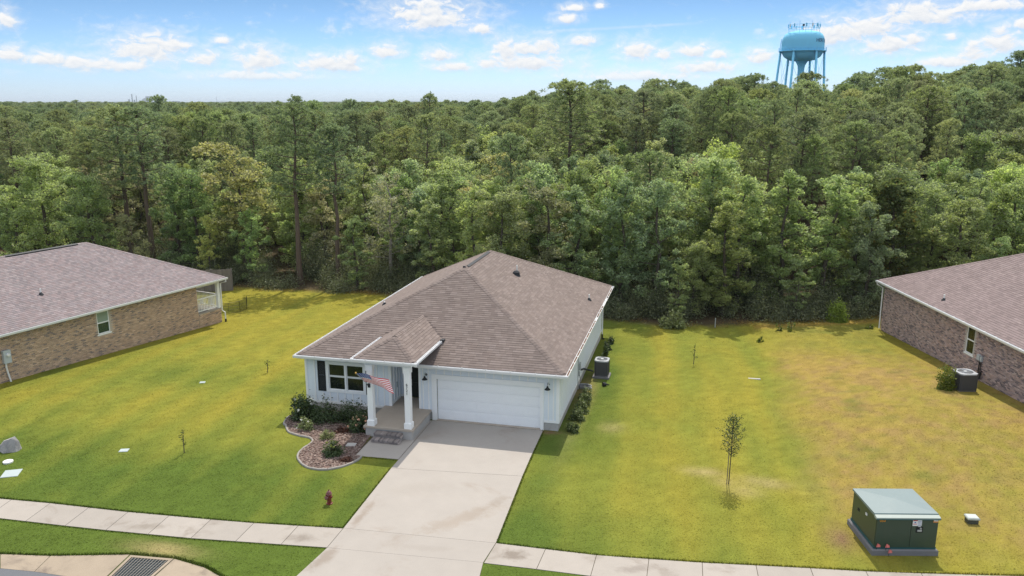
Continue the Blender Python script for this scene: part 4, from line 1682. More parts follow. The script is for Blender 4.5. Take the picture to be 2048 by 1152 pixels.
bw = obj('brick_wall', wl.mesh('brick_wall', M['mortar_l']), lh)
lay_bricks(bw, -20.5, -2.40, lambda y: hl(WX, y), 2.70, WX - .002, 1, M['brick_l'], [(wn[0] - .02, wn[1] + .02, wn[2] - .08, wn[3] + .02)])
side_window(lh, WX - .05, 1, *wn, 'screen', 'glass_g')
# porch
b = MB()
b.box(-9, WX - .002, -2.37, -.47, -.6, .70)
pb = obj('porch_base', b.mesh('porch_base', M['mortar_l']), lh)
lay_bricks(pb, -2.36, -.47, lambda y: hl(WX, y), .70, WX - .001, 1, M['brick_l'])
b = MB()
b.box(-9.02, WX + .02, -2.37, -.45, .702, .76)
obj('porch_floor', b.mesh('porch_floor', M['walk']), lh)
b = MB()
b.box(WX - .2, WX, -.66, -.46, .76, 2.66)
obj('column', b.mesh('column', M['trim']), lh)
b = MB()
b.box(-9, WX - .02, -.64, -.48, 2.46, 2.66)
b.box(WX - .18, WX - .02, -2.4, -.66, 2.46, 2.66)
obj('porch_beam', b.mesh('porch_beam', M['trim']), lh)


def railing(parent, p, q):
    p, q = Vector(p), Vector(q)
    t = (q - p).normalized()
    L = (q - p).length
    a = math.atan2(t.y, t.x)
    r = MB()
    r.box(0, L, -.03, .03, .88, .95)
    r.box(0, L, -.025, .025, .08, .13)
    ra = obj('railing', r.mesh('railing', M['trim']), parent, M=Matrix.Translation(p) @ Matrix.Rotation(a, 4, 'Z'))
    bm = MB().box(-.016, .016, -.016, .016, .13, .88).mesh('baluster', M['trim'])
    n = int(L / .125)
    for i in range(n):
        obj('baluster', bm, ra, loc=((i + .5) * L / n, 0, 0))


railing(lh, (WX - .10, -2.37, .76), (WX - .10, -.68, .76))
railing(lh, (-4.2, -.56, .76), (WX - .22, -.56, .76))
down_pipe(lh, [(-.02, -.30, 2.68), (-.02, -.28, 2.55), (-.40, -.42, 2.42), (-.42, -.42, .55), (-.30, -.30, .40), (-.30, -.30, -.16)])
b = MB()
b.box(WX + .012, WX + .17, -15.12, -14.74, 1.18, 1.86)
mt = obj('meter_box', b.mesh('meter_box', M['meter']), lh)
b = MB()
b.lathe([(.09, 0), (.09, .07), (.07, .09)], 12, Matrix.Translation((WX + .17, -14.9, 1.62)) @ Matrix.Rotation(R(90), 4, 'Y'))
obj('meter', b.mesh('meter', M['pvc']), mt)
b = MB()
b.path([(WX + .09, -15.02, 1.18), (WX + .09, -15.02, .95), (WX + .08, -14.98, .7), (WX + .14, -14.90, .05)], .045, 8)
obj('conduit', b.mesh('conduit', M['pvc']), mt)

# right: grey-rose brick
OR_, RR_ = (22.53, 22.13), R(13.776)
rh = thing('brick_house', 'grey and rose brick house with a long eave gutter on the right', 'house', (*OR_, 0), RR_)
hr = local_h(OR_, RR_)
r2 = Hip(.115, 14.0, -26, -.02, 2.95, .5)
ro = obj('roof', r2.deck(.10).mesh('roof', M['shingle_r']), rh)
full, mb, rr = [], MB(), random.Random(6)
O, u, v, poly = r2.face('left')
shingle_face(mb, O, u, v, poly, full, rr)
O, u, v, poly = r2.face('back')
inv = (Matrix.Translation((*OR_, 0)) @ Matrix.Rotation(RR_, 4, 'Z')).inverted()
finish_shingles(mb, full, ro, M['shingle_r'], inv @ EYE)
for cidx in (0, 3):
    c, e, d1, d2 = r2.hip_dirs(cidx)
    cap_row(c + (e - c) * .012, e, d1, d2, M['shingle_r'], ro)
vent_pipe(ro, .78, -6.72, 3.26)
b = MB()
b.box(.097, .114, -26, -.02, 2.80, 2.94)
b.box(.115, 14, -.019, -.002, 2.80, 2.94)
obj('fascia', b.mesh('fascia', M['trim']), ro)
g = MB()
gutter(g, (.096, -.0, 2.94), (.096, -26, 2.94), (-1, 0, 0), w=.12)
obj('gutter', g.mesh('gutter', M['gutter']), ro)
hm3 = MB().box(-.125, .0, -.02, .02, -.008, .008).mesh('gutter_hanger', M['trim'])
for i in range(20):
    obj('gutter_hanger', hm3, ro, loc=(.098, -.6 - i * .95, 2.950))
WX = .42
wn = (-10.66, -9.93, 1.26, 2.72)
wl = MB()
wl.box(WX + .002, WX + .2, -25.5, wn[0], -.6, 2.86)
wl.box(WX + .002, WX + .2, wn[1], -.45, -.6, 2.86)
wl.box(WX + .002, WX + .2, wn[0], wn[1], -.6, wn[2])
wl.box(WX + .002, WX + .2, wn[0], wn[1], wn[3], 2.86)
wl.box(WX + .2, 13.6, -.65, -.45, -.6, 2.86)
bw = obj('brick_wall', wl.mesh('brick_wall', M['mortar_r']), rh)
lay_bricks(bw, -21, -.45, lambda y: hr(WX, y), 2.82, WX + .002, -1, M['brick_r'], [(wn[0] - .02, wn[1] + .02, wn[2] - .08, wn[3] + .02)])
side_window(rh, WX + .05, -1, *wn, 'glass', 'glass')
down_pipe(rh, [(.03, -.15, 2.84), (.03, -.15, 2.72), (.33, -.36, 2.52), (.36, -.36, -.18)], boot=False)
b = MB()
b.box(WX - .13, WX - .012, -11.45, -11.22, 1.25, 1.52)
bx = obj('disconnect_box', b.mesh('disconnect_box', M['meter']), rh)
b = MB()
b.box(WX - .11, WX - .012, -11.62, -11.50, 1.22, 1.48)
obj('outlet_box', b.mesh('outlet_box', M['meter']), bx)
b = MB()
b.path([(WX - .06, -11.42, 1.25), (WX - .06, -11.42, .3)], .03, 6)
b.path([(WX - .06, -11.56, 1.22), (WX - .07, -11.56, .25)], .02, 6)
obj('conduit', b.mesh('conduit', M['black']), bx)
b = MB()
b.path([(WX - .02, -11.66, .75), (WX - .10, -11.68, .7), (WX - .12, -11.68, .35)], .05, 8)
obj('refrigerant_line', b.mesh('refrigerant_line', M['black']), bx)


# ------------------------------------------------------------------ yard equipment
def air_conditioner(loc, rotz, label, s=.80, h=.90, pad=True):
    t = thing('air_conditioner', label, 'air conditioner', loc, rotz, 'air conditioners beside the houses')
    z0 = 0
    if pad:
        b = MB().bbox(-s / 2 - .08, s / 2 + .08, -s / 2 - .08, s / 2 + .08, -.05, .10, .015)
        obj('pad', b.mesh('pad', M['pad']), t)
        z0 = .10
    r = .10
    sq = []
    for cx, cy, a0 in ((s / 2 - r, s / 2 - r, 0), (-s / 2 + r, s / 2 - r, 90), (-s / 2 + r, -s / 2 + r, 180), (s / 2 - r, -s / 2 + r, 270)):
        for a in (0, 30, 60, 90):
            sq.append((cx + r * math.cos(R(a0 + a)), cy + r * math.sin(R(a0 + a))))
    b = MB()
    b.prism([(x * .97, y * .97) for x, y in sq], z0, z0 + h - .06)
    obj('cabinet', b.mesh('cabinet', M['ac_body']), t)
    b = MB()
    b.prism([(x * 1.0, y * 1.0) for x, y in sq], z0, z0 + .06)
    for i in range(26):
        z = z0 + .085 + i * (h - .17) / 26
        n = len(sq)
        o = len(b.v)
        vs = [(x * .985, y * .985, z) for x, y in sq] + [(x * 1.0, y * 1.0, z + .012) for x, y in sq]
        b.add(vs, [(k, (k + 1) % n, n + (k + 1) % n, n + k) for k in range(n)])
    obj('louvre', b.mesh('louvre', M['ac_fin']), t, kind='stuff')
    for x, y in sq[1::8] + sq[5::8]:
        b = MB().box(-.012, .012, -.012, .012, z0 + .06, z0 + h - .06)
        obj('post', b.mesh('post', M['ac_body']), t, loc=(x, y, 0))
    # top: rim with a round opening
    b = MB()
    n = 32
    zt = z0 + h
    inner = [(s * .40 * math.cos(2 * math.pi * i / n), s * .40 * math.sin(2 * math.pi * i / n)) for i in range(n)]
    outer = []
    for x, y in inner:
        m = max(abs(x), abs(y))
        f = (s / 2 + .01) / m
        ox, oy = x * f, y * f
        d = math.hypot(ox, oy)
        lim = s / 2 * 1.26
        outer.append((ox * min(1, lim / d), oy * min(1, lim / d)))
    vs = [(x, y, zt) for x, y in inner] + [(x, y, zt - .005) for x, y in outer] + [(x, y, zt - .075) for x, y in outer] + [(x, y, zt - .06) for x, y in inner]
    fs = []
    for i in range(n):
        j = (i + 1) % n
        fs += [(i, n + i, n + j, j), (n + i, 2 * n + i, 2 * n + j, n + j), (i, j, 3 * n + j, 3 * n + i)]
    b.add(vs, fs)
    top = obj('top_cover', b.mesh('top_cover', M['ac_top']), t)
    b = MB()
    b.lathe([(s * .40, zt - .30), (.01, zt - .30)], 20)
    obj('fan_well', b.mesh('fan_well', M['dark']), top)
    b = MB()
    for i in range(4):
        a = i * math.pi / 2
        M4 = Matrix.Translation((math.cos(a) * s * .2, math.sin(a) * s * .2, zt - .14)) @ Matrix.Rotation(a, 4, 'Z') @ Matrix.Rotation(R(24), 4, 'X')
        b.obox(M4, s * .34, s * .26, .006)
    b.lathe([(.07, zt - .18), (.07, zt - .10)], 12)
    obj('fan', b.mesh('fan', M['metal']), top)
    b = MB()
    for k in range(1, 9):
        rr = s * .40 * k / 8
        ring = [(rr * math.cos(2 * math.pi * i / 20), rr * math.sin(2 * math.pi * i / 20), zt + .012 * (1 - k / 8)) for i in range(21)]
        b.path(ring, .005, 4, cap=False)
    for i in range(8):
        a = i * math.pi / 4
        b.path([(.03 * math.cos(a), .03 * math.sin(a), zt + .015), (s * .4 * math.cos(a), s * .4 * math.sin(a), zt)], .005, 4)
    b.lathe([(.09, zt + .012), (.08, zt + .022)], 12)
    obj('fan_guard', b.mesh('fan_guard', M['metal']), top)
    return t


air_conditioner((6.58, 7.85, H(6.58, 7.6)), R(-1), 'dark grey air conditioner with pale top on a pad beside the white house', .72, .87)
air_conditioner((24.42, 9.25, H(24.42, 9.2)), R(14), 'dark grey air conditioner with curved corner standing by the right brick house', .88, .92, False)

# fire hydrant
hy = thing('fire_hydrant', 'faded red fire hydrant standing in the lawn left of the driveway', 'hydrant', (-1.28, -8.36, 0), R(-25))
hy.scale = (.76, .76, .76)
b = MB()
b.lathe([(.15, 0), (.15, .04), (.105, .05), (.10, .30), (.115, .34), (.115, .47), (.10, .49)], 16)
obj('barrel', b.mesh('barrel', M['hydrant'], False), hy)
b = MB()
b.lathe([(.145, .49), (.145, .535), (.115, .54), (.105, .60), (.07, .655), (.03, .675)], 16)
bon = obj('bonnet', b.mesh('bonnet', M['hyd_top']), hy)
b = MB()
b.lathe([(.03, .67), (.026, .74), (.02, .745)], 5)
obj('operating_nut', b.mesh('operating_nut', M['litter']), bon)
for i in range(8):
    a = i * math.pi / 4
    b = MB().lathe([(.014, .48), (.014, .555)], 6, Matrix.Translation((.13 * math.cos(a), .13 * math.sin(a), 0)))
    obj('bolt', b.mesh('bolt', M['hydrant']), bon)
b = MB()
b.lathe([(.075, .08), (.075, .16), (.10, .165), (.10, .20), (.045, .21), (.03, .245), (.012, .25)], 14, Matrix.Translation((0, 0, .36)) @ Matrix.Rotation(R(90), 4, 'X'))
obj('pumper_cap', b.mesh('pumper_cap', M['hyd_top']), hy)
for s in (-1, 1):
    b = MB()
    b.lathe([(.05, .08), (.05, .15), (.066, .155), (.066, .19), (.03, .2), (.016, .23)], 12, Matrix.Translation((0, 0, .405)) @ Matrix.Rotation(R(90 * s), 4, 'Y'))
    obj('hose_cap', b.mesh('hose_cap', M['hydrant']), hy)

# pad-mounted transformer
tx = thing('transformer', 'large dark green electrical transformer cabinet with pale lid on a concrete pad', 'transformer', (17.98, -6.28, 0), R(12.5))
b = MB().bbox(-1.06, 1.06, -1.0, 1.0, -.1, .20, .03)
obj('pad', b.mesh('pad', M['pad']), tx)
b = MB().box(-.99, .99, -.93, .93, .20, .28)
obj('base_skirt', b.mesh('base_skirt', M['tx_band']), tx)
b = MB().box(-.975, .975, -.90, .90, .28, 1.28)
cab = obj('cabinet', b.mesh('cabinet', M['tx']), tx)
for x0, x1 in ((-.962, .118), (.132, .962)):
    b = MB().bbox(x0, x1, -.945, -.902, .27, 1.268, .004)
    d = obj('door', b.mesh('door', M['tx']), cab)
b = MB().box(-.30 + .58, -.30 + .80, -.955, -.9455, .80, 1.00)
hd = obj('latch_recess_shade', b.mesh('latch_recess_shade', M['dark']), d)  # raised dark plate, the shade of a recess painted in its colour
b = MB().box(.32, .46, -.972, -.956, .84, .90)
b.lathe([(.03, 0), (.03, .02)], 10, Matrix.Translation((.42, -.956, .95)) @ Matrix.Rotation(R(90), 4, 'X'))
obj('handle', b.mesh('handle', M['metal']), d)
b = MB().box(.155, .44, -.951, -.9455, 1.03, 1.25)
wlb = obj('warning_label', b.mesh('warning_label', M['wlabel']), d)
b = MB().box(.165, .30, -.9535, -.9512, 1.205, 1.242)
b.box(.165, .29, -.9535, -.9512, 1.085, 1.105)
obj('print_red', b.mesh('print_red', M['red']), d)
b = MB()
for i in range(4):
    b.box(.315, .425, -.9535, -.9512, 1.05 + i * .045, 1.062 + i * .045)
b.box(.21, .25, -.9535, -.9512, 1.13, 1.17)
obj('print_blue', b.mesh('print_blue', M['fl_blue']), d)
b = MB().box(.80, .955, -.951, -.9455, 1.15, 1.258)
obj('orange_label', b.mesh('orange_label', M['olabel']), d)
b = MB().box(.81, .945, -.953, -.9512, 1.20, 1.245)
obj('print_pale', b.mesh('print_pale', M['wlabel']), d)
b = MB().box(.345, .42, -.951, -.9455, .985 + .015, 1.03 - .012)
obj('seal_tag', b.mesh('seal_tag', M['wlabel']), d)
me = text_mesh('050', .125, .002, M['orange'], 'cabinet_number')
obj('cabinet_number', me, cab, M=Matrix.Translation((-.80, -.948, 1.20)) @ Matrix.Rotation(R(90), 4, 'X'))
b = MB()
zt = 1.285
b.add([(-1.01, -.80, zt + .095), (1.01, -.80, zt + .095), (1.01, .96, zt + .06), (-1.01, .96, zt + .06), (0, .05, zt + .165),
       (-1.01, -.80, zt), (1.01, -.80, zt), (1.01, .96, zt), (-1.01, .96, zt)],
      [(0, 1, 4), (1, 2, 4), (2, 3, 4), (3, 0, 4), (0, 5, 6, 1), (1, 6, 7, 2), (2, 7, 8, 3), (3, 8, 5, 0), (8, 7, 6, 5)])
lid = obj('lid', b.mesh('lid', M['tx_top']), tx)
b = MB()
b.add([(-1.015, -.805, zt + .075), (1.015, -.805, zt + .075), (1.015, -.98, zt + .035), (-1.015, -.98, zt + .035), (-1.015, -.98, zt - .03), (1.015, -.98, zt - .03), (-1.015, -.805, zt - .03), (1.015, -.805, zt - .03)],
      [(0, 3, 2, 1), (3, 4, 5, 2), (0, 6, 4, 3), (1, 2, 5, 7), (4, 6, 7, 5)])
obj('lid_lip', b.mesh('lid_lip', M['tx_lip']), lid)
b = MB().box(-1.018, 1.018, -.815, -.798, zt + .070, zt + .088)
b.box(-1.018, 1.018, -.986, -.972, zt - .034, zt - .004)
obj('lid_seam', b.mesh('lid_seam', M['tx_band']), lid)
for y, z in ((-.18, 1.02), (.42, .86)):
    b = MB().box(-.99, -.9755, y - .06, y + .06, z - .05, z + .03)
    obj('side_tag', b.mesh('side_tag', M['wlabel' if y < 0 else 'dark']), cab)

for x, y, l in ((17.30, -7.42, 'small pink marker flag at the left of the green cabinet front'), (17.58, -7.38, 'small pink marker flag nearest the middle of the green cabinet front'),
                (17.66, -7.46, 'bent pink marker flag low in front of the green cabinet')):
    t = thing('marker_flag', l, 'marker flag', (x, y, H(x, y)), rnd.uniform(-.4, .4), 'pink marker flags by the green cabinet')
    hh = .42 if 'bent' not in l else .28
    b = MB().path([(0, 0, -.05), (.01, 0, hh)], .006, 4)
    obj('wire_stem', b.mesh('wire_stem', M['wire']), t)
    b = MB()
    b.add([(.01, 0, hh), (.10, -.02, hh - .05), (.13, .0, hh - .14), (.03, .01, hh - .15), (-.03, -.02, hh - .13)], [(0, 1, 2, 3), (0, 3, 4)])
    obj('flag', b.mesh('flag', M['pink']), t)

pd = thing('utility_pedestal', 'small low utility box with pale lid in the lawn right of the green cabinet', 'utility box', (20.93, -4.45, H(20.9, -4.5)), R(8))
b = MB().box(-.17, .17, -.14, .14, -.1, .16)
obj('body', b.mesh('body', M['peddark']), pd)
b = MB().bbox(-.20, .20, -.17, .17, .162, .24, .03)
obj('lid', b.mesh('lid', M['ped']), pd)


def cover(name, label, x, y, sx, sy, rz, m='plate', z=.025, group=None):
    b = MB().bbox(-sx / 2, sx / 2, -sy / 2, sy / 2, -.05, z, .012)
    o = obj(name, b.mesh(name, M[m]), loc=(x, y, H(x, y)), rotz=R(rz))
    tag(o, label, 'cover', group)
    return o


cover('meter_cover', 'large pale square utility cover flush in the lawn at the left edge', -14.48, -9.02, .62, .66, 28)
cover('valve_cover', 'small pale cover lid in the lawn left of the young sapling near the sidewalk', -11.66, -6.16, .36, .30, 20)
cover('valve_cover', 'tiny pale cover lid in the left lawn between the houses', -13.42, 1.93, .28, .22, 20)
cover('drain_cover', 'narrow grey cover strip in the grass of the right side yard', 14.45, 9.66, .70, .13, 3, 'block')
b = MB().lathe([(.19, -.05), (.19, .06), (.15, .08), (.01, .085)], 16)
o = obj('cleanout_cap', b.mesh('cleanout_cap', M['pvc']), loc=(-15.43, -8.22, H(-15.4, -8.2)))
tag(o, 'round white cleanout cap lying in grass by the boulder', 'cap')
ub = thing('utility_pedestal', 'grey green utility pedestal cut by the left picture edge', 'utility box', (-15.95, -8.62, 0), R(24))
b = MB().bbox(-.22, .22, -.18, .18, .14, .62, .03)
obj('body', b.mesh('body', M['meter']), ub)
b = MB().box(-.225, .225, -.185, .185, -.05, .138)
obj('base', b.mesh('base', M['pad']), ub)


def boulder():
    import bmesh
    bm = bmesh.new()
    r = np.random.default_rng(17)
    for i in range(26):
        a, e = r.uniform(0, 6.28), r.uniform(-.35, 1.45)
        q = r.uniform(.88, 1.05)
        x, y, z = math.cos(a) * math.cos(e) * q, math.sin(a) * math.cos(e) * q, math.sin(e) * q
        lean = .25 * max(0, z)
        bm.verts.new((x * .50 + lean * .8, y * .36, z * .60 + .06))
    for p in ((.34, .05, .70), (.20, -.10, .66), (-.50, -.1, .12), (.56, .0, .05), (-.1, -.36, .0), (-.45, .2, -.1), (.5, .25, -.1), (.45, -.28, -.1)):
        bm.verts.new(p)
    bmesh.ops.convex_hull(bm, input=bm.verts)
    bmesh.ops.delete(bm, geom=[v for v in bm.verts if not v.link_faces], context='VERTS')
    bmesh.ops.triangulate(bm, faces=bm.faces)
    bmesh.ops.subdivide_edges(bm, edges=bm.edges, cuts=2, use_grid_fill=True)
    for v in bm.verts:
        n = float(fbm(np.array([v.co.x * 5 + v.co.z * 2]), np.array([v.co.y * 5 - v.co.z * 3]), 62)[0])
        v.co += v.co.normalized() * (n - .5) * .07
    me = bpy.data.meshes.new('boulder')
    bm.to_mesh(me)
    bm.free()
    me.materials.append(M['rock'])
    return me


o = obj('boulder', boulder(), loc=(-16.36, -7.25, 0), rotz=R(20))
o.scale = (.86, .86, .84)
tag(o, 'rough grey boulder on the lawn at the left edge', 'boulder')

# coiled hose and a small black fixture by the side wall
b = MB()
pts = []
for i in range(70):
    a = i * .42
    r = .30 + .05 * math.sin(i * .37)
    pts.append((r * math.cos(a) * 1.15, r * math.sin(a) * .7, .03 + .0025 * i))
b.path(pts, .022, 5)
o = obj('garden_hose', b.mesh('garden_hose', M['hose']), loc=(5.98, 5.75, H(5.9, 5.9)))
tag(o, 'grey garden hose coiled on the ground against the side wall', 'hose')
sp = thing('black_fixture', 'small black fixture lying in the grass in front of the air conditioner', 'fixture', (6.85, 6.35, H(6.85, 6.35)), R(28))
b = MB().lathe([(.09, -.16), (.12, .0), (.12, .02)], 10, Matrix.Translation((-.02, 0, .10)) @ Matrix.Rotation(R(-80), 4, 'Y'))
obj('hood', b.mesh('hood', M['black']), sp)
b = MB().path([(.08, 0, .09), (.22, .02, .07), (.34, .03, .03)], [.05, .035, .02], 6)
obj('stem', b.mesh('stem', M['black']), sp)

# flag on the left column
fl = thing('flag', 'stars and stripes flag flying from an angled pole on the left porch column', 'flag', (-2.19, -2.42, 2.36))
b = MB().box(-.05, .05, -.035, .015, -.10, .08)
b.path([(0, -.03, -.02), (-.04, -.10, .06)], .03, 8)
obj('bracket', b.mesh('bracket', M['black']), fl)
P0, P1 = Vector((0, -.04, 0)), Vector((-.30, -.58, .70))
b = MB().path([P0, P1], .014, 6)
pole = obj('pole', b.mesh('pole', M['metal']), fl)
b = MB()
b.lathe([(.005, -.05), (.03, -.03), (.045, 0), (.03, .035), (.005, .05)], 10, Matrix.Translation(P1 + (P1 - P0).normalized() * .03))
obj('finial', b.mesh('finial', M['gold']), pole)
fm, st = MB(), MB()
NS, NTt = 30, 26


def flag_pt(s, t):
    hoist = P1 + (P0 - P1) * (t * .60)
    fly = Vector((1.42 * s, .10 * s + .055 * math.sin(s * 9 + t * 1.3) * s, -.02 * s - .22 * s * s))
    q = min(1.0, s * 1.25) ** 1.3
    hang = (Vector((.26, -.12, -.50)) - (P0 - P1) * .60) * (t * q)
    return hoist + fly + hang + Vector((0, .035 * math.sin(6.5 * s + 3.0 * t), .02 * math.sin(8 * s - 2 * t)))


vs = [flag_pt(i / NS, j / NTt) for j in range(NTt + 1) for i in range(NS + 1)]
fm.v = [tuple(v) for v in vs]
for j in range(NTt):
    for i in range(NS):
        fm.f.append((j * (NS + 1) + i, j * (NS + 1) + i + 1, (j + 1) * (NS + 1) + i + 1, (j + 1) * (NS + 1) + i))
        stripe = int(j / NTt * 13)
        fm.m.append(2 if (i < 12 and stripe < 7) else (0 if stripe % 2 == 0 else 1))
ban = obj('banner', fm.mesh('banner', [M['fl_red'], M['fl_white'], M['fl_blue']], True), fl)
for row in range(9):
    for cidx in range(6 if row % 2 == 0 else 5):
        s = (.030 + (cidx + (0 if row % 2 == 0 else .5)) * .066)
        t = (.035 + row * .058)
        p = flag_pt(s, t)
        du = (flag_pt(s + .01, t) - flag_pt(s - .01, t)).normalized()
        dv = (flag_pt(s, t + .01) - flag_pt(s, t - .01)).normalized()
        nn = du.cross(dv).normalized()
        for sg in (-1, 1):
            ring = []
            for q in range(10):
                rad = .021 if q % 2 == 0 else .009
                a = q * math.pi / 5
                ring.append(p + (du * math.sin(a) - dv * math.cos(a)) * rad + nn * .004 * sg)
            st.add(ring, [tuple(range(10))])
obj('stars', st.mesh('stars', M['fl_white']), ban)


# ------------------------------------------------------------------ plants
def leaf_quads(C, size, r, up=.55, aspect=.55, outward=None):
    """one small folded leaf per centre; returns V, F"""
    n = len(C)
    nrm = r.normal(size=(n, 3))
    nrm[:, 2] = np.abs(nrm[:, 2]) * (1 - up) + up * 1.2
    if outward is not None:
        nrm = nrm + outward * .5
    nrm /= np.linalg.norm(nrm, axis=1, keepdims=True)
    t = r.normal(size=(n, 3))
    t -= (t * nrm).sum(1, keepdims=True) * nrm
    t /= np.linalg.norm(t, axis=1, keepdims=True)
    b = np.cross(nrm, t)
    s = (size * r.uniform(.6, 1.35, n))[:, None] if np.isscalar(size) else (size * r.uniform(.7, 1.3, n))[:, None]
    V = np.stack([C - t * s, C + b * s * aspect - nrm * s * .12, C + t * s, C - b * s * aspect - nrm * s * .12], 1).reshape(-1, 3)
    F = np.arange(4 * n).reshape(-1, 4)
    return V, F


def needle_tufts(C, axis_dir, L, r, k=13, w=.045):
    """sprays of needles round each centre"""
    n = len(C)
    d = r.normal(size=(n, k, 3)) + axis_dir[:, None, :] * 1.0
    d[..., 2] += .35
    d /= np.linalg.norm(d, axis=2, keepdims=True)
    side = np.cross(d, r.normal(size=(n, k, 3)))
    side /= np.linalg.norm(side, axis=2, keepdims=True)
    ln = (L * r.uniform(.7, 1.2, (n, k)))[..., None]
    c = C[:, None, :]
    V = np.stack([c + side * w * .5, c + d * ln * .6 + side * w, c + d * ln, c + d * ln * .6 - side * w], 2).reshape(-1, 3)
    F = np.arange(4 * n * k).reshape(-1, 4)
    return V, F


def broad_tree(seed, Ht, Rc, leaf_m, base=.22, clumps=130, leaves=90, size=.17, flat=.7, bark='bark', lean=.0, open_=0.0, two=None, squash=1.0):
    r = np.random.default_rng(seed)
    tk = MB()
    bend = [Vector((0, 0, -.4))]
    n = 6
    for i in range(1, n + 1):
        z = Ht * .86 * i / n
        bend.append(Vector((lean * z + r.normal() * .12 * i / n * 2, r.normal() * .12 * i / n * 2, z)))
    r0 = .013 * Ht + .03
    tk.path(bend, [r0 * (1.25 if i == 0 else 1) * (1 - .85 * i / n) + .015 for i in range(n + 1)], 7)
    tips = []
    nl = 22
    cone = r.uniform(.15, .75)
    for k in range(nl):
        hz = base + (.93 - base) * (k + r.uniform(0, .8)) / nl
        zz = hz * Ht * .95
        i = min(n - 1, int(zz / (Ht * .86) * n))
        f = (zz - bend[i].z) / max(.01, bend[i + 1].z - bend[i].z)
        p = bend[i].lerp(bend[i + 1], min(1, f))
        a = k * 2.4 + r.uniform(-.5, .5)
        # uneven envelope between a dome and a cone
        q = (hz - base) / (1 - base)
        dome = math.sin(math.pi * min(1, .18 + q * .80)) ** .7
        spire = min(1, .45 + q * 2.2) * (1.08 - q) ** .8
        env = Rc * (dome * (1 - cone) + spire * cone) * r.uniform(.55, 1.15)
        rise = env * r.uniform(.15, .65) * squash
        e = p + Vector((math.cos(a) * env, math.sin(a) * env, rise))
        m = p.lerp(e, .5) + Vector((r.normal() * .2, r.normal() * .2, -.1 * env * .3))
        tk.path([p, m, e], [r0 * .36 * (1.1 - hz), r0 * .24 * (1.1 - hz), .012], 5, cap=False)
        for w in (.25, .4, .55, .7, .82, .92, 1.0):
            b0 = p.lerp(e, w)
            tips.append((b0 + Vector((r.normal() * .38, r.normal() * .38, r.normal() * .34)) * (Rc / 3), (e - p).normalized()))
    tips.append((bend[-1] + Vector((0, 0, Ht * .05)), Vector((0, 0, 1))))
    tips.append((bend[-1] + Vector((.3, .2, Ht * .0)), Vector((0, 0, 1))))
    idx = r.permutation(len(tips))[:clumps]
    C, S = [], []
    for i in idx:
        c, d = tips[i]
        if r.uniform() < open_:
            continue
        rad = r.uniform(.28, .68) * (Rc / 3.0)
        nn = int(leaves * r.uniform(.6, 1.3))
        u = r.normal(size=(nn, 3))
        u /= np.linalg.norm(u, axis=1, keepdims=True)
        u *= (r.uniform(.25, 1, (nn, 1)) ** .6) * rad
        u[:, 2] *= flat
        C.append(np.array(c) + u)
        # thin twigs to the clump
        q = Vector(c)
        for _ in range(2):
            tk.path([q, q + Vector((r.normal() * rad * .7, r.normal() * rad * .7, r.normal() * rad * .5))], [.014, .006], 3, cap=False)
    C = np.concatenate(C)
    V, F = leaf_quads(C, size, r)
    mats = [leaf_m] + ([two] if two else [])
    me = np_mesh('crown', V, F, mats)
    if two:
        me.polygons.foreach_set('material_index', (r.uniform(size=len(F)) < .07).astype(np.int32))
    return tk.mesh('trunk', M[bark]), me


def pine_tree(seed, Ht, Rc, base=.5, tufts=330, L=.42, lean=0.0, sparse=1.0, flat_top=.8):
    r = np.random.default_rng(seed)
    tk = MB()
    n = 7
    bend = []
    for i in range(n + 1):
        z = Ht * .97 * i / n
        bend.append(Vector((lean * z + r.normal() * .012 * i, r.normal() * .012 * i, z - (.4 if i == 0 else 0))))
    r0 = .011 * Ht + .05
    tk.path(bend, [r0 * (1.2 if i == 0 else 1) * (1 - .82 * i / n) for i in range(n + 1)], 7)
    C, D = [], []
    nb = int(34 * sparse)
    per = max(3, int(tufts / nb))
    for k in range(nb):
        hz = base + (1.0 - base) * (k + r.uniform(0, 1)) / nb
        zz = min(hz, .985) * Ht * .97
        i = min(n - 1, int(zz / (Ht * .97) * n))
        f = (zz - bend[i].z) / max(.01, bend[i + 1].z - bend[i].z)
        p = bend[i].lerp(bend[i + 1], min(1, f))
        q = (hz - base) / (1 - base)
        env = Rc * (max(.12, math.sin(math.pi * (.22 + q * .70))) ** flat_top) * r.uniform(.55, 1.1)
        a = k * 2.4 + r.uniform(-.6, .6)
        up = env * r.uniform(-.05, .45) + q * .4
        e = p + Vector((math.cos(a) * env, math.sin(a) * env, up))
        e.z = min(e.z, Ht * .97 - 1.0 * (env / Rc) ** 2)
        m = p.lerp(e, .5) + Vector((0, 0, -.08 * env))
        tk.path([p, m, e], [.05 * (1.15 - q * .7), .03, .012], 4, cap=False)
        for j in range(per):
            w = r.uniform(.25, 1.0) ** .6
            b0 = (p.lerp(m, w * 2) if w < .5 else m.lerp(e, w * 2 - 1))
            sp_ = .20 * Rc * (.5 + w)
            nz = np.clip(r.normal(size=3), -1.3, 1.3) * sp_
            c = b0 + Vector((nz[0], nz[1], abs(nz[2]) * .8))
            rr2 = ((c.x - bend[-1].x) ** 2 + (c.y - bend[-1].y) ** 2) / (Rc * Rc)
            c.z = min(c.z, Ht * .985 - .25 * r.uniform() - 1.1 * rr2)
            C.append(c)
            D.append((e - p).normalized() * .5)
    for j in range(14):
        C.append(bend[-1] + Vector((r.normal() * .35, r.normal() * .35, r.uniform(-.6, .25))))
        D.append(Vector((0, 0, .6)))
    V, F = needle_tufts(np.array(C), np.array(D), L, r, 24, .024)
    me = np_mesh('crown', V, F, M['needle'])
    return tk.mesh('trunk', M['pinebark']), me


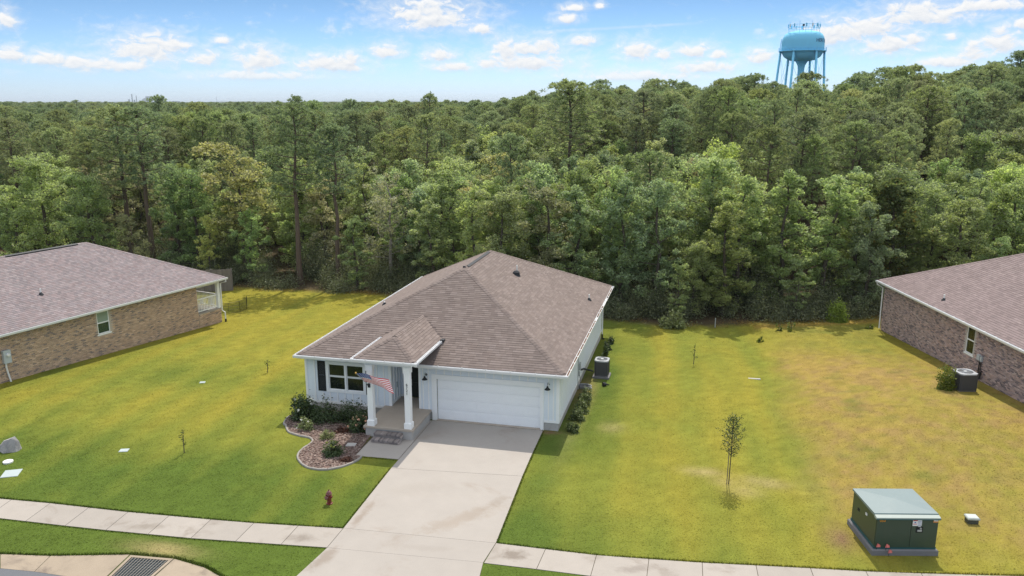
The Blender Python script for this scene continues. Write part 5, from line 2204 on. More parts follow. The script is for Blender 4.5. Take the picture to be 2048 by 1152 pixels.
def bare_tree(seed, Ht):
    r = np.random.default_rng(seed)
    tk = MB()
    tk.path([(0, 0, -.3), (.1, .05, Ht * .5), (0, .1, Ht)], [.12, .08, .015], 6)
    br = MB()
    for k in range(16):
        z = Ht * r.uniform(.45, .98)
        a = r.uniform(0, 6.28)
        L = (Ht - z) * .35 + .5
        p = Vector((.05, .05, z))
        e = p + Vector((math.cos(a) * L, math.sin(a) * L, L * r.uniform(.5, 1.1)))
        br.path([p, p.lerp(e, .5) + Vector((0, 0, -.1)), e], [.035, .025, .01], 4, cap=False)
        for w in (.4, .7):
            q = p.lerp(e, w)
            br.path([q, q + Vector((r.normal() * .4, r.normal() * .4, .4 + abs(r.normal()) * .3))], [.015, .006], 3, cap=False)
    return tk.mesh('trunk', M['palebark']), br.mesh('branches', M['palebark'])


def bush_mesh(seed, rx, ry, rz, m, n=900, size=.05, name='foliage', zc=.5, stems=True, up=.3, tuft=6):
    r = np.random.default_rng(seed)
    nc = max(5, n // 45)
    u = r.normal(size=(nc, 3))
    u /= np.linalg.norm(u, axis=1, keepdims=True)
    u *= r.uniform(.55, 1.0, (nc, 1))
    u[:, 2] = np.abs(u[:, 2] + .15) - .12
    cc = u * np.array([rx, ry, rz])
    k = r.integers(0, nc, n)
    C = cc[k] + r.normal(size=(n, 3)) * np.array([rx, ry, rz]) * .17
    C[:, 2] = np.maximum(C[:, 2], .02)
    out = C / (np.linalg.norm(C, axis=1, keepdims=True) + 1e-6)
    V, F = leaf_quads(C, size, r, up, .55, out)
    return np_mesh(name, V, F, m)


def blooms(seed, rx, ry, rz, m, n, size, zmin=.35, name='flower'):
    """ragged flower heads on the outside of a bush, each its own mesh"""
    r = np.random.default_rng(seed)
    outp = []
    for i in range(n):
        a, el = r.uniform(0, 6.28), r.uniform(.25, 1.2)
        c = np.array([math.cos(a) * math.cos(el) * rx, math.sin(a) * math.cos(el) * ry, math.sin(el) * rz]) * 1.02
        u = r.normal(size=(16, 3))
        u /= np.linalg.norm(u, axis=1, keepdims=True)
        V, F = leaf_quads(u * size * .6, size * .5, r, .4, .8, u)
        outp.append((c, np_mesh(name, V, F, m)))
    return outp


def plant(name, label, cat, x, y, parts, group=None, rz=0.0, scale=1.0):
    t = thing(name, label, cat, (x, y, H(x, y)), rz, group)
    for pn, me in parts:
        obj(pn, me, t)
    t.scale = (scale,) * 3
    return t


def stems_mesh(seed, n, h, spread, m='bark', rad=.008):
    r = np.random.default_rng(seed)
    b = MB()
    for i in range(n):
        a = r.uniform(0, 6.28)
        d = spread * r.uniform(.3, 1)
        b.path([(0, 0, -.05), (math.cos(a) * d * .4, math.sin(a) * d * .4, h * .5), (math.cos(a) * d, math.sin(a) * d, h * r.uniform(.8, 1.0))], [rad, rad * .8, rad * .4], 4, cap=False)
    return b.mesh('stem', M[m])


# bed planting
def bed_bush(name, label, x, y, rx, ry, rz, m, n, size, seed, fl=None):
    t = plant(name, label, 'shrub', x, y, [('foliage', bush_mesh(seed, rx, ry, rz, M[m], n, size)), ('stem', stems_mesh(seed, 7, rz * .8, rx * .6))])
    if fl:
        fm_, k, sz = fl
        for c, me in blooms(seed + 1, rx, ry, rz, M[fm_], k, sz):
            obj('flower', me, t, loc=tuple(c))
    return t


bed_bush('flowering_shrub', 'tall dark shrub with large white flowers at the left end of the bed', -6.0, -1.25, .62, .58, 1.15, 'shrub', 2200, .060, 101, ('petal_w', 9, .085))
bed_bush('shrub', 'dense dark green shrub under the front window left of the pair', -4.95, -1.30, .78, .62, .98, 'shrub', 3000, .050, 102)
bed_bush('shrub', 'dense dark green shrub under the front window nearest the porch', -3.60, -1.15, .85, .62, .92, 'shrub', 3000, .050, 103)
bed_bush('flowering_shrub', 'small shrub with a cluster of tiny white flowers at the front of the bed', -5.32, -2.45, .36, .34, .55, 'shrub_s', 800, .045, 104, ('petal_w', 7, .05))
bed_bush('flowering_shrub', 'rounded rose bush with peach blooms beside the porch', -2.90, -2.05, .52, .48, .72, 'shrub', 1700, .052, 105, ('petal_p', 11, .075))
bed_bush('shrub', 'small round silver green shrub in the middle of the bed', -3.92, -3.12, .30, .28, .38, 'shrub_s', 900, .036, 106)
bed_bush('shrub', 'round dark shrub with yellow green new leaves at the front of the bed', -2.98, -4.55, .42, .40, .62, 'shrub', 1700, .046, 107, ('shrub_l', 10, .055))
bed_bush('ornamental_grass', 'dark red low plant in shade behind the round silver shrub', -3.62, -2.35, .32, .26, .26, 'rust', 600, .045, 108)
bed_bush('ornamental_grass', 'dark red low plant at the corner of the bed by the walkway', -2.18, -5.0, .34, .26, .16, 'rust', 600, .045, 109)

# side-wall planting
sides = [(6.22, 4.30, .34, .62, 'leafy shrub on the side of the house closest to the coiled hose'), (6.27, 3.45, .32, .60, 'leafy shrub second from the coiled hose along the side wall'),
         (6.26, 2.55, .34, .56, 'leafy shrub in the middle of the row along the side wall'), (6.24, 1.55, .33, .52, 'leafy shrub next to last before the front corner of the house'),
         (6.26, .18, .27, .42, 'small leafy shrub standing apart nearest the front corner of the house')]
for i, (x, y, r_, h_, l) in enumerate(sides):
    plant('shrub', l, 'shrub', x, y, [('foliage', bush_mesh(120 + i, r_, r_, h_, M['shrub_side'], 1100, .050, up=.2)), ('stem', stems_mesh(120 + i, 6, h_ * .8, r_ * .6))], 'shrubs along the side wall')
for i, (x, y, l) in enumerate([(6.27, 10.5, 'low sprout of leaves just behind the air conditioner'), (6.35, 11.45, 'small spiky plant nearest behind the air conditioner'),
                               (6.30, 12.6, 'small spiky plant in the middle of the three behind the air conditioner'), (6.34, 14.0, 'small spiky plant farthest behind the air conditioner')]):
    k = .6 if i == 0 else 1
    plant('small_plant', l, 'plant', x, y, [('foliage', bush_mesh(140 + i, .24 * k, .24 * k, .5 * k, M['shrub'], 420, .055, up=.0)), ('stem', stems_mesh(140 + i, 7, .6 * k, .22 * k))], 'small plants by the side wall')
plant('shrub', 'feathery bright green shrub against the right brick house air conditioner', 'shrub', 23.55, 9.05,
      [('foliage', bush_mesh(150, .42, .40, 1.25, M['shrub_l'], 1700, .055, up=-.3)), ('stem', stems_mesh(150, 12, 1.35, .40))])


# young staked tree and saplings
def sapling(name, label, x, y, h, crown_r, z0, n, seed, stake=False, leaf='shrub'):
    r = np.random.default_rng(seed)
    t = thing(name, label, 'young tree', (x, y, H(x, y)))
    b = MB()
    b.path([(0, 0, -.1), (.02, .01, h * .5), (.04, 0, h)], [.022, .016, .005], 6)
    C = []
    for k in range(max(4, n // 14)):
        z = z0 + (h - z0) * (k + .5) / max(4, n // 14)
        q = (z - z0) / (h - z0)
        e = crown_r * math.sin(math.pi * (.2 + .72 * q)) * r.uniform(.6, 1.1)
        a = k * 2.4
        p0 = Vector((.03, 0, z - .1))
        p1 = Vector((math.cos(a) * e, math.sin(a) * e, z + e * .5))
        b.path([p0, p1], [.008, .003], 4, cap=False)
        for j in range(14):
            w = r.uniform(.3, 1.1)
            C.append(np.array(p0.lerp(p1, w)) + r.normal(size=3) * .05)
    obj('trunk', b.mesh('trunk', M['bark']), t)
    V, F = leaf_quads(np.array(C), .036, r, .1, .5)
    obj('crown', np_mesh('crown', V, F, M[leaf]), t)
    if stake:
        b = MB().path([(-.07, -.02, -.1), (-.06, -.02, 1.45)], .018, 6)
        obj('stake', b.mesh('stake', M['stake']), t)
    return t


sapling('sapling', 'young staked tree with thin trunk standing alone in the right lawn', 12.83, -3.43, 2.75, .52, 1.2, 900, 160, True)
sapling('sapling', 'thin sapling with few leaves in the left front lawn', -9.07, -5.79, 1.05, .12, .35, 56, 161)
sapling('sapling', 'tiny bare sapling in the left lawn behind the house front', -11.02, 4.24, .7, .10, .3, 28, 162)
sapling('sapling', 'small thin sapling in the back right lawn', 11.3, 11.11, 1.15, .16, .25, 42, 163)
for i, (x, y, l, h_) in enumerate([(16.57, 19.83, 'left one of two tall weeds on the right lot crest', .7), (17.33, 20.0, 'right one of two tall weeds on the right lot crest', .75),
                                   (15.23, 17.06, 'low weed clump in the swale of the right lot', .35), (22.4, 21.9, 'weed clump left of the right house rear corner', .5)]):
    plant('weed', l, 'weed', x, y, [('foliage', bush_mesh(170 + i, .22, .22, h_, M['shrub_l'], 260, .05, up=-.1)), ('stem', stems_mesh(170 + i, 6, h_, .18))], 'tall weeds on the right lot')

b = MB().box(-.03, .03, -.03, .03, -.2, .62)
o = obj('marker_post', b.mesh('marker_post', M['metal']), loc=(12.57, 20.3, H(12.57, 20.3)))
tag(o, 'short pale marker post at the back edge of the right lawn', 'post')

# plank fence behind the left house
A, B = Vector((-27.6, 21.3, 0)), Vector((-24.85, 22.95, 0))
fn = thing('fence', 'weathered grey plank fence behind the left brick house', 'fence', (A.x, A.y, H(A.x, A.y)), math.atan2(B.y - A.y, B.x - A.x))
L = (B - A).length
for i in range(int(L / .142)):
    b = MB().box(0, .132, -.012, .012, .03, 1.80 + rnd.uniform(-.02, .02))
    obj('board', b.mesh('board', M['wood']), fn, loc=(i * .142, 0, H(*(A + (B - A) * (i * .142 / L)).xy) - H(A.x, A.y)))
b = MB()
for z in (.35, 1.0, 1.6):
    b.box(0, L, .013, .05, z, z + .09)
obj('rail', b.mesh('rail', M['wood']), fn)
for x in (0, L / 2, L - .09):
    b = MB().box(x, x + .09, .051, .14, -.5, 1.8)
    obj('post', b.mesh('post', M['wood']), fn)

# wire pen by the porch
pn = thing('wire_pen', 'low black wire pet pen standing on the lawn beside the left back porch', 'pet pen', (-20.75, 16.9, H(-20.7, 16.8)), R(-12))
pc = [(-.55, -1.3), (.25, -1.05), (.55, -.3), (.35, .6), (-.2, 1.2)]
for i in range(len(pc) - 1):
    p, q = Vector((*pc[i], 0)), Vector((*pc[i + 1], 0))
    b = MB()
    L = (q - p).length
    n = int(L / .085)
    for k in range(n + 1):
        a = p.lerp(q, k / n)
        b.path([a, a + Vector((0, 0, .78))], .009 if k not in (0, n) else .02, 3, cap=False)
    for z in (.02, .26, .52, .78):
        b.path([p + Vector((0, 0, z)), q + Vector((0, 0, z))], .011, 3, cap=False)
    obj('panel', b.mesh('panel', M['wire']), pn)


# ------------------------------------------------------------------ grass blades on the mown lawn
def build_grass():
    polys = PAVED
    near = []
    def scatter(n, x0, x1, y0, y1):
        x = rng.uniform(x0, x1, n)
        y = rng.uniform(y0, y1, n)
        return x, y
    X, Y = [], []
    for n, box in ((110000, (-19, 26, -14.3, -6)), (110000, (-23, 27, -6, 6)), (80000, (-24, 27, 6, 23.5))):
        x, y = scatter(n, *box)
        X.append(x)
        Y.append(y)
    # thick rim where turf meets concrete
    n_field = sum(len(q) for q in X)
    RK = [np.zeros(n_field)]
    for line, hk in ((SWL_F, 1.0), (SWR_F, 1.0), (DL[2:5], .5), (DR[:4], .5), (SWL_N, .35), (GF[2:], 1.2), ([(-6.0, -12.86), (-4.5, -12.76), (-3.3, -12.94), (-2.37, -13.29), (-.75, -13.7)], 1.2), ([(-1.8, -4.46), (-.2, -4.37)], .4)):
        _, _, L = interp_line(line, 0)
        m = int(L * 420)
        RK.append(np.full(m, hk))
        s = rng.uniform(0, L, m)
        x, y, _ = interp_line(line, s)
        X.append(x + rng.uniform(-.07, .07, m))
        Y.append(y + rng.uniform(-.07, .07, m))
    x, y = np.concatenate(X), np.concatenate(Y)
    keep = np.ones(len(x), bool)
    rim = np.concatenate(RK)
    for p in polys:
        keep &= ~in_poly(x, y, p)
    keep &= ~((x > -6.45) & (x < 5.66) & (y > -.02) & (y < 15.0))
    keep &= ~((x > -2.5) & (x < -.2) & (y > -2.5) & (y < 0))
    keep &= ~((x > -.7) & (x < -.1) & (y > -4.4) & (y < .1))
    keep &= y < edge_y(x) - .3
    # inside the neighbours' houses
    for (ox, oy), rz, fn_ in ((OL, RL, lambda lx, ly: (lx > -.45)), (OR_, RR_, lambda lx, ly: (lx < .42))):
        c, s = math.cos(-rz), math.sin(-rz)
        lx = c * (x - ox) - s * (y - oy)
        ly = s * (x - ox) + c * (y - oy)
        keep &= fn_(lx, ly) | (ly > 0)
    x, y, rim = x[keep], y[keep], rim[keep]
    # view wedge only
    az = np.degrees(np.arctan2(x - CAM[0], y - CAM[1]))
    k = (az > -52) & (az < 25)
    x, y, rim = x[k], y[k], rim[k]
    n = len(x)
    z = height(x, y)
    a = rng.uniform(0, 2 * np.pi, n)
    dist = np.hypot(x - CAM[0], y - CAM[1])
    w = rng.uniform(.010, .020, n) * (dist / 28)
    h = np.where(rim > 0, rng.uniform(.045, .085, n) * rim, rng.uniform(.006, .018, n))
    lean = rng.normal(size=(n, 2)) * np.where(rim > 0, .02, .06)[:, None]
    dx, dy = np.cos(a) * w, np.sin(a) * w
    V = np.stack([np.stack([x - dx, y - dy, z - .005], 1), np.stack([x + dx, y + dy, z - .005], 1), np.stack([x + lean[:, 0], y + lean[:, 1], z + h], 1)], 1).reshape(-1, 3)
    F = np.arange(3 * n).reshape(-1, 3)
    c = lawn_color(x, y)
    c[:, :3] *= 1.08
    me = np_mesh('grass', V, F, M['blade'], {'tint': ('FACE', c)})
    o = obj('grass', me, kind='stuff')
    tag(o, 'short mown yellow green grass covering the lawns', 'grass')


build_grass()


# ------------------------------------------------------------------ forest
BROAD, PINE = [], []
for i, (rc, base, cl, lv, opn, lm) in enumerate([(2.4, .05, 145, 96, .04, 'leaf_a'), (2.9, .10, 150, 110, .05, 'leaf_a'), (2.1, .03, 140, 88, .02, 'leaf_a'), (2.6, .08, 145, 95, .12, 'leaf_a'),
                                                 (2.3, .05, 145, 92, .08, 'leaf_a'), (3.0, .12, 150, 105, .1, 'leaf_b'), (2.3, .06, 140, 95, .05, 'leaf_b'), (1.9, .03, 140, 86, .0, 'leaf_a'), (2.5, .06, 140, 90, .22, 'leaf_g')]):
    BROAD.append(broad_tree(200 + i, 10.0, rc, M[lm], base, cl, lv, .084, .8, open_=opn))
OAK = broad_tree(230, 10.0, 3.4, M['leaf_o'], .30, 110, 85, .10, .55, open_=.22, lean=.08)
GREY = broad_tree(231, 10.0, 2.7, M['leaf_g'], .25, 120, 50, .08, .8, open_=.25, bark='palebark')
MAGN = broad_tree(232, 10.0, 2.6, M['leaf_m'], .05, 140, 75, .13, .8, two=M['leaf_y'])
SPRAY = broad_tree(233, 10.0, 3.6, M['leaf_b'], .15, 70, 70, .17, .45, open_=.25)
for i, (rc, base, tf, sp_) in enumerate([(1.9, .50, 430, 1.1), (1.7, .58, 370, 1.0), (2.2, .44, 480, 1.2), (1.5, .64, 300, .9), (2.0, .52, 430, 1.1), (1.8, .36, 500, 1.4)]):
    PINE.append(pine_tree(260 + i, 14.0, rc, base, tf, .25, sparse=sp_, lean=(-.01, .015, 0, .02, -.015, .0)[i]))
BARE = bare_tree(290, 14.0)

TREE_POS = []


def tree(kind, proto, h0, x, y, h, label, group=None, wide=1.0, tint=None, cat='tree', names=('trunk', 'crown')):
    t = thing(kind, label, cat, (x, y, H(x, y) - .05), rnd.uniform(0, 6.28), group)
    s = h / h0
    t.scale = (s * wide, s * wide, s)
    for nm, me in zip(names, proto):
        o = obj(nm, me, t)
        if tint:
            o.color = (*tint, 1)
    TREE_POS.append((x, y))
    return t


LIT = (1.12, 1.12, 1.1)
feature = [
    ('broadleaf_tree', BROAD[5], 10, -47.5, 28.8, 10.8, 'broad pale green tree with a domed crown at the far left forest edge', 1.25, LIT),
    ('broadleaf_tree', BROAD[1], 10, -41.0, 26.8, 9.6, 'mid green rounded tree behind the left house roof, left of the twin pines', 1.1, None),
    ('pine_tree', PINE[2], 14, -39.8, 30.1, 14.7, 'tall spreading pine, left one of the twin pines behind the left roof', 1.35, None),
    ('pine_tree', PINE[4], 14, -36.8, 29.2, 14.5, 'tall spreading pine, right one of the twin pines behind the left roof', 1.3, None),
    ('broadleaf_tree', BROAD[4], 10, -33.4, 28.3, 10.4, 'dark green tree right of the twin pines behind the left roof', 1.0, (.75, .8, .8)),
    ('oak_tree', OAK, 10, -26.8, 28.4, 12.2, 'crooked olive yellow oak rising above the grey plank fence', 1.05, None),
    ('pine_tree', PINE[0], 14, -20.8, 26.4, 14.9, 'tallest pine at the lawn edge with a long bare trunk, left of the white house', 1.15, None),
    ('pine_tree', PINE[1], 14, -17.6, 26.9, 13.2, 'second bare trunked pine nearer to the white house roof', 1.15, None),
    ('broadleaf_tree', BROAD[7], 10, -15.3, 25.5, 6.4, 'low bushy dark tree filling the edge below the second pine', 1.2, (.8, .85, .8)),
    ('thin_tree', GREY, 10, -13.0, 27.1, 9.8, 'half bare grey tree between the pines and the white house ridge', 1.1, None),
    ('broadleaf_tree', BROAD[6], 10, -7.9, 27.5, 10.2, 'rounded pale tree directly above the left slope of the white house', 1.25, (1.05, 1.05, 1.05)),
    ('broadleaf_tree', BROAD[0], 10, -3.9, 26.1, 9.8, 'leafy tree right above the ridge of the white house', 1.1, LIT),
    ('broadleaf_tree', BROAD[3], 10, -.8, 27.4, 11.0, 'tall leafy tree just right of the white house ridge', 1.05, LIT),
    ('broadleaf_tree', BROAD[2], 10, 2.7, 23.8, 9.4, 'full narrow tree above the right roof slope of the white house', 1.15, None),
    ('broadleaf_tree', BROAD[4], 10, 5.2, 26.1, 11.0, 'tree rising right behind the rear eave corner of the white house', 1.0, LIT),
    ('broadleaf_tree', BROAD[0], 10, 8.5, 23.4, 10.2, 'dense tree at the lawn edge above the small pale shrub', 1.0, None),
    ('young_tree', SPRAY, 10, 10.1, 20.5, 4.4, 'young pale sprayed tree low at the back lawn edge', .75, None),
    ('broadleaf_tree', BROAD[1], 10, 11.8, 29.2, 12.0, 'tall broad tree above the pale marker post', 1.0, LIT),
    ('broadleaf_tree', BROAD[3], 10, 14.1, 26.1, 10.3, 'dense dark tree above the notch between the two back lawns', 1.05, None),
    ('broadleaf_tree', BROAD[2], 10, 17.2, 27.3, 10.7, 'full tree straight below the water tower at the lawn edge', 1.15, None),
    ('young_tree', SPRAY, 10, 18.0, 23.8, 4.6, 'young tree with light horizontal sprays left of the bright round shrub', .8, None),
    ('broadleaf_tree', BROAD[7], 10, 20.2, 27.7, 10.4, 'bushy tree standing behind the bright round shrub', 1.2, LIT),
    ('magnolia_tree', MAGN, 10, 25.0, 30.8, 10.2, 'dark magnolia with scattered yellow leaves behind the right house corner', 1.05, None),
    ('broadleaf_tree', BROAD[5], 10, 28.5, 32.9, 9.4, 'pale tree over the right house roof, right of the dark magnolia', 1.0, None),
    ('broadleaf_tree', BROAD[6], 10, 31.1, 32.9, 10.0, 'pale tree over the right house roof nearest the right picture edge', 1.0, None),
    ('pine_tree', PINE[5], 14, -1.7, 46.7, 16.9, 'large full pine standing above the canopy right of the white house ridge', 1.45, (1.1, 1.05, .95)),
    ('oak_tree', OAK, 10, -8.0, 43.4, 10.5, 'yellowish oak in the canopy above the white house ridge', 1.0, None),
    ('pine_tree', PINE[3], 14, -22.9, 65.5, 16.2, 'lone thin pine with a small crown sticking above the skyline', .8, None),
    ('dead_tree', BARE, 14, 18.8, 96.3, 16.5, 'bare dead tree poking above the skyline left of the water tower', 1.0, None),
    ('broadleaf_tree', BROAD[5], 10, 12.8, 34.6, 12.2, 'bright yellow green tree in the canopy left of the water tower', 1.0, (1.35, 1.3, .9)),
    ('pine_tree', PINE[0], 14, 24.9, 53.6, 14.9, 'slender pine with tiered tufts above the dark magnolia', 1.2, (1.1, 1.05, .9)),
    ('pine_tree', PINE[4], 14, 33.4, 60.5, 15.3, 'dark trunked pine high in the right part of the forest', 1.3, (1.1, 1.05, .9)),
]
for kind, proto, h0, x, y, h, label, wide, tint in feature:
    tree(kind, proto, h0, x, y, h, label, 'feature trees of the forest', wide, tint,
         names=('trunk', 'branches') if kind == 'dead_tree' else ('trunk', 'crown'))
N_FEATURE = len(TREE_POS)

far_pts = []
front_row = []


def grow_forest():
    r = np.random.default_rng(77)
    P = []
    # jittered rings
    rad = 50.0
    while rad < 1700:
        step = 3.1 if rad < 66 else (3.7 if rad < 100 else (4.0 if rad < 180 else (5.6 if rad < 400 else 11.0)))
        dth = math.degrees(step / rad)
        lo, hi = (-53, 26) if rad < 200 else (-49, 22)
        a = lo + r.uniform(0, dth)
        while a < hi:
            q = R(a + r.uniform(-.35, .35) * dth)
            d = rad + r.uniform(-.4, .4) * step
            x, y = CAM[0] + d * math.sin(q), CAM[1] + d * math.cos(q)
            if y > edge_y(x) + .9 + r.uniform(0, .8):
                P.append((x, y, d))
            a += dth
        rad += step * .92
    P = np.array(P)
    F = np.array(TREE_POS)
    dm = np.sqrt(((P[:, None, :2] - F[None]) ** 2).sum(2)).min(1)
    P = P[(dm > 1.9)]
    # the water tower stands in a clearing
    P = P[np.hypot(P[:, 0] - 42.96, P[:, 1] - 275.8) > 11]
    P = P[np.argsort(P[:, 2])]
    nb = npn = 0
    for x, y, d in P:
        depth = y - float(edge_y(x))
        az = math.degrees(math.atan2(x - CAM[0], y - CAM[1]))
        pn = float(fbm(np.array([x * .045]), np.array([y * .045]), 91)[0])
        right = float(ss(-14, 2, az))
        p_pine = np.clip((pn - .42) * 3.0, 0, 1) * float(ss(3, 16, depth)) * .9 + .18 * float(ss(10, 30, depth))
        p_pine += float(ss(18, 40, depth)) * (.25 + .35 * right)
        is_pine = r.uniform() < p_pine
        if is_pine:
            h = r.uniform(11.8, 15.0) + 1.6 * right * float(ss(30, 60, depth))
            if r.uniform() < .11:
                h += .7 + 1.4 * right
            h *= .92 + .08 * float(ss(3, 25, depth))
        else:
            h = r.uniform(8.0, 10.8) + 2.4 * float(ss(8, 45, depth))
            if depth < 3.0:
                h = r.uniform(5.0, 9.2)
        if depth > 45:
            h += -.25 + (.85 + .1 * right) * r.normal()
        if 3.6 < az < 8.6 and depth > 30 and d < 300:
            h -= 1.7
        if d < 135 and ((is_pine and npn < 280) or (not is_pine and nb < 275)):
            wide = r.uniform(.9, 1.25)
            tone = r.uniform(.78, 1.22)
            tint = (tone * r.uniform(.95, 1.12), tone, tone * r.uniform(.8, 1.1))
            if is_pine:
                npn += 1
                tree('pine_tree', PINE[r.integers(len(PINE))], 14, x, y, h, 'long needled pine in the unbroken forest behind the houses', 'pines of the forest', wide, tint)
            else:
                nb += 1
                if depth < 4 and d < 100:
                    l, g = 'leafy broadleaf tree in the front row of the forest along the lawns', 'broadleaf trees of the forest edge'
                else:
                    l, g = 'leafy broadleaf tree in the unbroken forest behind the houses', 'broadleaf trees of the forest'
                t_ = tree('broadleaf_tree', BROAD[r.choice(9, p=[.15, .14, .15, .13, .13, .06, .07, .11, .06])], 10, x, y, h, l, g, wide, tint)
                if g == 'broadleaf trees of the forest edge':
                    front_row.append((az, h, t_))
        else:
            far_pts.append((x, y, H(x, y) - .1, 1 if is_pine else 0, h, r.uniform(0, 6.28), r.uniform(.9, 1.3)))


grow_forest()


def name_front_row():
    marks = [(-44.0, 'far left pale domed tree'), (-38.4, 'twin pines behind the left roof'), (-32.1, 'crooked olive yellow oak'), (-28.5, 'tallest edge pine'), (-22.3, 'half bare grey tree'),
             (-13.3, 'ridge of the white house'), (-5.9, 'rear corner of the white house'), (1.4, 'pale marker post'), (9.4, 'bright round shrub'), (13.0, 'dark magnolia'), (17.0, 'right picture edge')]
    used = {}
    words = ['first', 'second', 'third', 'fourth', 'fifth', 'sixth', 'seventh', 'eighth']
    for az, h, t in front_row:
        m = min(marks, key=lambda q: abs(q[0] - az))
        used.setdefault((m, az > m[0]), []).append((abs(az - m[0]), h, t))
    for (m, right), lst in used.items():
        lst.sort(key=lambda q: q[0])
        for i, (_, h, t) in enumerate(lst):
            size = 'low' if h < 6.3 else ('middling' if h < 7.8 else 'tall')
            t['label'] = '%s leafy front row tree, %s %s of the %s' % (size, words[min(i, 7)], 'right' if right else 'left', m[1])


name_front_row()


def join_mesh(a, b, name):
    import bmesh
    bm = bmesh.new()
    bm.from_mesh(a)
    n = len(bm.faces)
    bm.from_mesh(b)
    bm.faces.ensure_lookup_table()
    for f in bm.faces[n:]:
        f.material_index = len(a.materials)
    me = bpy.data.meshes.new(name)
    bm.to_mesh(me)
    bm.free()
    for m in list(a.materials) + list(b.materials):
        me.materials.append(m)
    return me


def build_far_forest():
    col = bpy.data.collections.new('far_forest_kinds')
    kinds = []
    for i, (tk, cr) in enumerate([BROAD[0], BROAD[1], BROAD[3], BROAD[4], BROAD[6]] + PINE):
        o = bpy.data.objects.new('far_tree_%02d' % i, join_mesh(tk, cr, 'far_tree'))
        col.objects.link(o)
        kinds.append(o)
    r = np.random.default_rng(5)
    n = len(far_pts)
    A = np.array(far_pts)
    pick = np.where(A[:, 3] > .5, 5 + r.integers(0, len(PINE), n), r.integers(0, 5, n)).astype(np.int32)
    s = np.where(A[:, 3] > .5, A[:, 4] / 14.0, A[:, 4] / 10.0)
    me = bpy.data.meshes.new('far_forest')
    me.from_pydata(A[:, :3].tolist(), [], [])
    at = me.attributes.new('pick', 'INT', 'POINT')
    at.data.foreach_set('value', pick)
    at = me.attributes.new('turn', 'FLOAT_VECTOR', 'POINT')
    at.data.foreach_set('vector', np.stack([0 * s, 0 * s, A[:, 5]], 1).astype(np.float32).ravel())
    at = me.attributes.new('grow', 'FLOAT_VECTOR', 'POINT')
    dist = np.hypot(A[:, 0] - CAM[0], A[:, 1] - CAM[1])
    wide = A[:, 6] * (1 + .7 * ss(350, 900, dist))
    at.data.foreach_set('vector', np.stack([s * wide, s * wide, s], 1).astype(np.float32).ravel())
    o = obj('far_forest', me, kind='stuff')
    tag(o, 'far forest of pines and broadleaf trees reaching to the skyline', 'forest')
    g = bpy.data.node_groups.new('far_forest', 'GeometryNodeTree')
    g.interface.new_socket('Geometry', in_out='INPUT', socket_type='NodeSocketGeometry')
    g.interface.new_socket('Geometry', in_out='OUTPUT', socket_type='NodeSocketGeometry')
    gi, go = g.nodes.new('NodeGroupInput'), g.nodes.new('NodeGroupOutput')
    ip = g.nodes.new('GeometryNodeInstanceOnPoints')
    ci = g.nodes.new('GeometryNodeCollectionInfo')
    ci.inputs['Collection'].default_value = col
    ci.inputs['Separate Children'].default_value = True
    ci.inputs['Reset Children'].default_value = True

    def named(nm, t):
        q = g.nodes.new('GeometryNodeInputNamedAttribute')
        q.data_type = t
        q.inputs['Name'].default_value = nm
        return [s for s in q.outputs if s.name == 'Attribute' and s.enabled][0]
    L = g.links
    L.new(gi.outputs[0], ip.inputs['Points'])
    L.new(ci.outputs[0], ip.inputs['Instance'])
    ip.inputs['Pick Instance'].default_value = True
    L.new(named('pick', 'INT'), ip.inputs['Instance Index'])
    er = g.nodes.new('FunctionNodeEulerToRotation')
    L.new(named('turn', 'FLOAT_VECTOR'), er.inputs[0])
    L.new(er.outputs[0], ip.inputs['Rotation'])
    L.new(named('grow', 'FLOAT_VECTOR'), ip.inputs['Scale'])
    L.new(ip.outputs[0], go.inputs[0])
    md = o.modifiers.new('far_forest', 'NODES')
    md.node_group = g


build_far_forest()


def build_undergrowth():
    r = np.random.default_rng(41)
    Vs, Fs, off = [], [], 0
    for name, m, n, lab in (('undergrowth', 'under', 260, 'dark tangled undergrowth at the foot of the forest edge'), ('dry_grass', 'drygrass', 110, 'dry tan grass fringe along the forest edge')):
        C, S = [], []
        for i in range(n):
            x = r.uniform(-40, 40)
            ey = float(edge_y(x))
            if name == 'undergrowth':
                y = ey + r.uniform(-.1, 5.5)
                h = r.uniform(.4, 1.1) + r.uniform(.2, .75) * (y - ey)
                w = r.uniform(.6, 1.3)
                k = int(300 + 330 * h)
                u = r.normal(size=(k, 3)) * np.array([w * .5, w * .5, h * .32])
                u[:, 2] = np.abs(u[:, 2] + h * .35)
                sz = .065
            else:
                if x < 13 and r.uniform() < .5:
                    continue
                y = ey + r.uniform(-.9, .4)
                k = 120
                u = r.normal(size=(k, 3)) * np.array([.5, .25, .10])
                u[:, 2] = np.abs(u[:, 2])
                sz = .06
            C.append(u + np.array([x, y, H(x, y)]))
        C = np.concatenate(C)
        V, F = leaf_quads(C, sz, r, .1 if name == 'undergrowth' else -.6, .5 if name == 'undergrowth' else .15)
        o = obj(name, np_mesh(name, V, F, M[m]), kind='stuff')
        tag(o, lab, 'undergrowth')


build_undergrowth()
plant('shrub', 'bright green rounded shrub standing alone in front of the dark forest', 'shrub', 20.6, 23.6,
      [('foliage', bush_mesh(180, .62, .55, 1.5, M['shrub_f'], 3600, .065, up=-.2)), ('stem', stems_mesh(180, 12, 1.2, .5))])
plant('shrub', 'small pale leafy shrub at the forest edge behind the right lawn', 'shrub', 9.84, 18.9,
      [('foliage', bush_mesh(181, .75, .6, .95, M['shrub_s'], 900, .10, up=.3)), ('stem', stems_mesh(181, 9, 1.0, .6))])

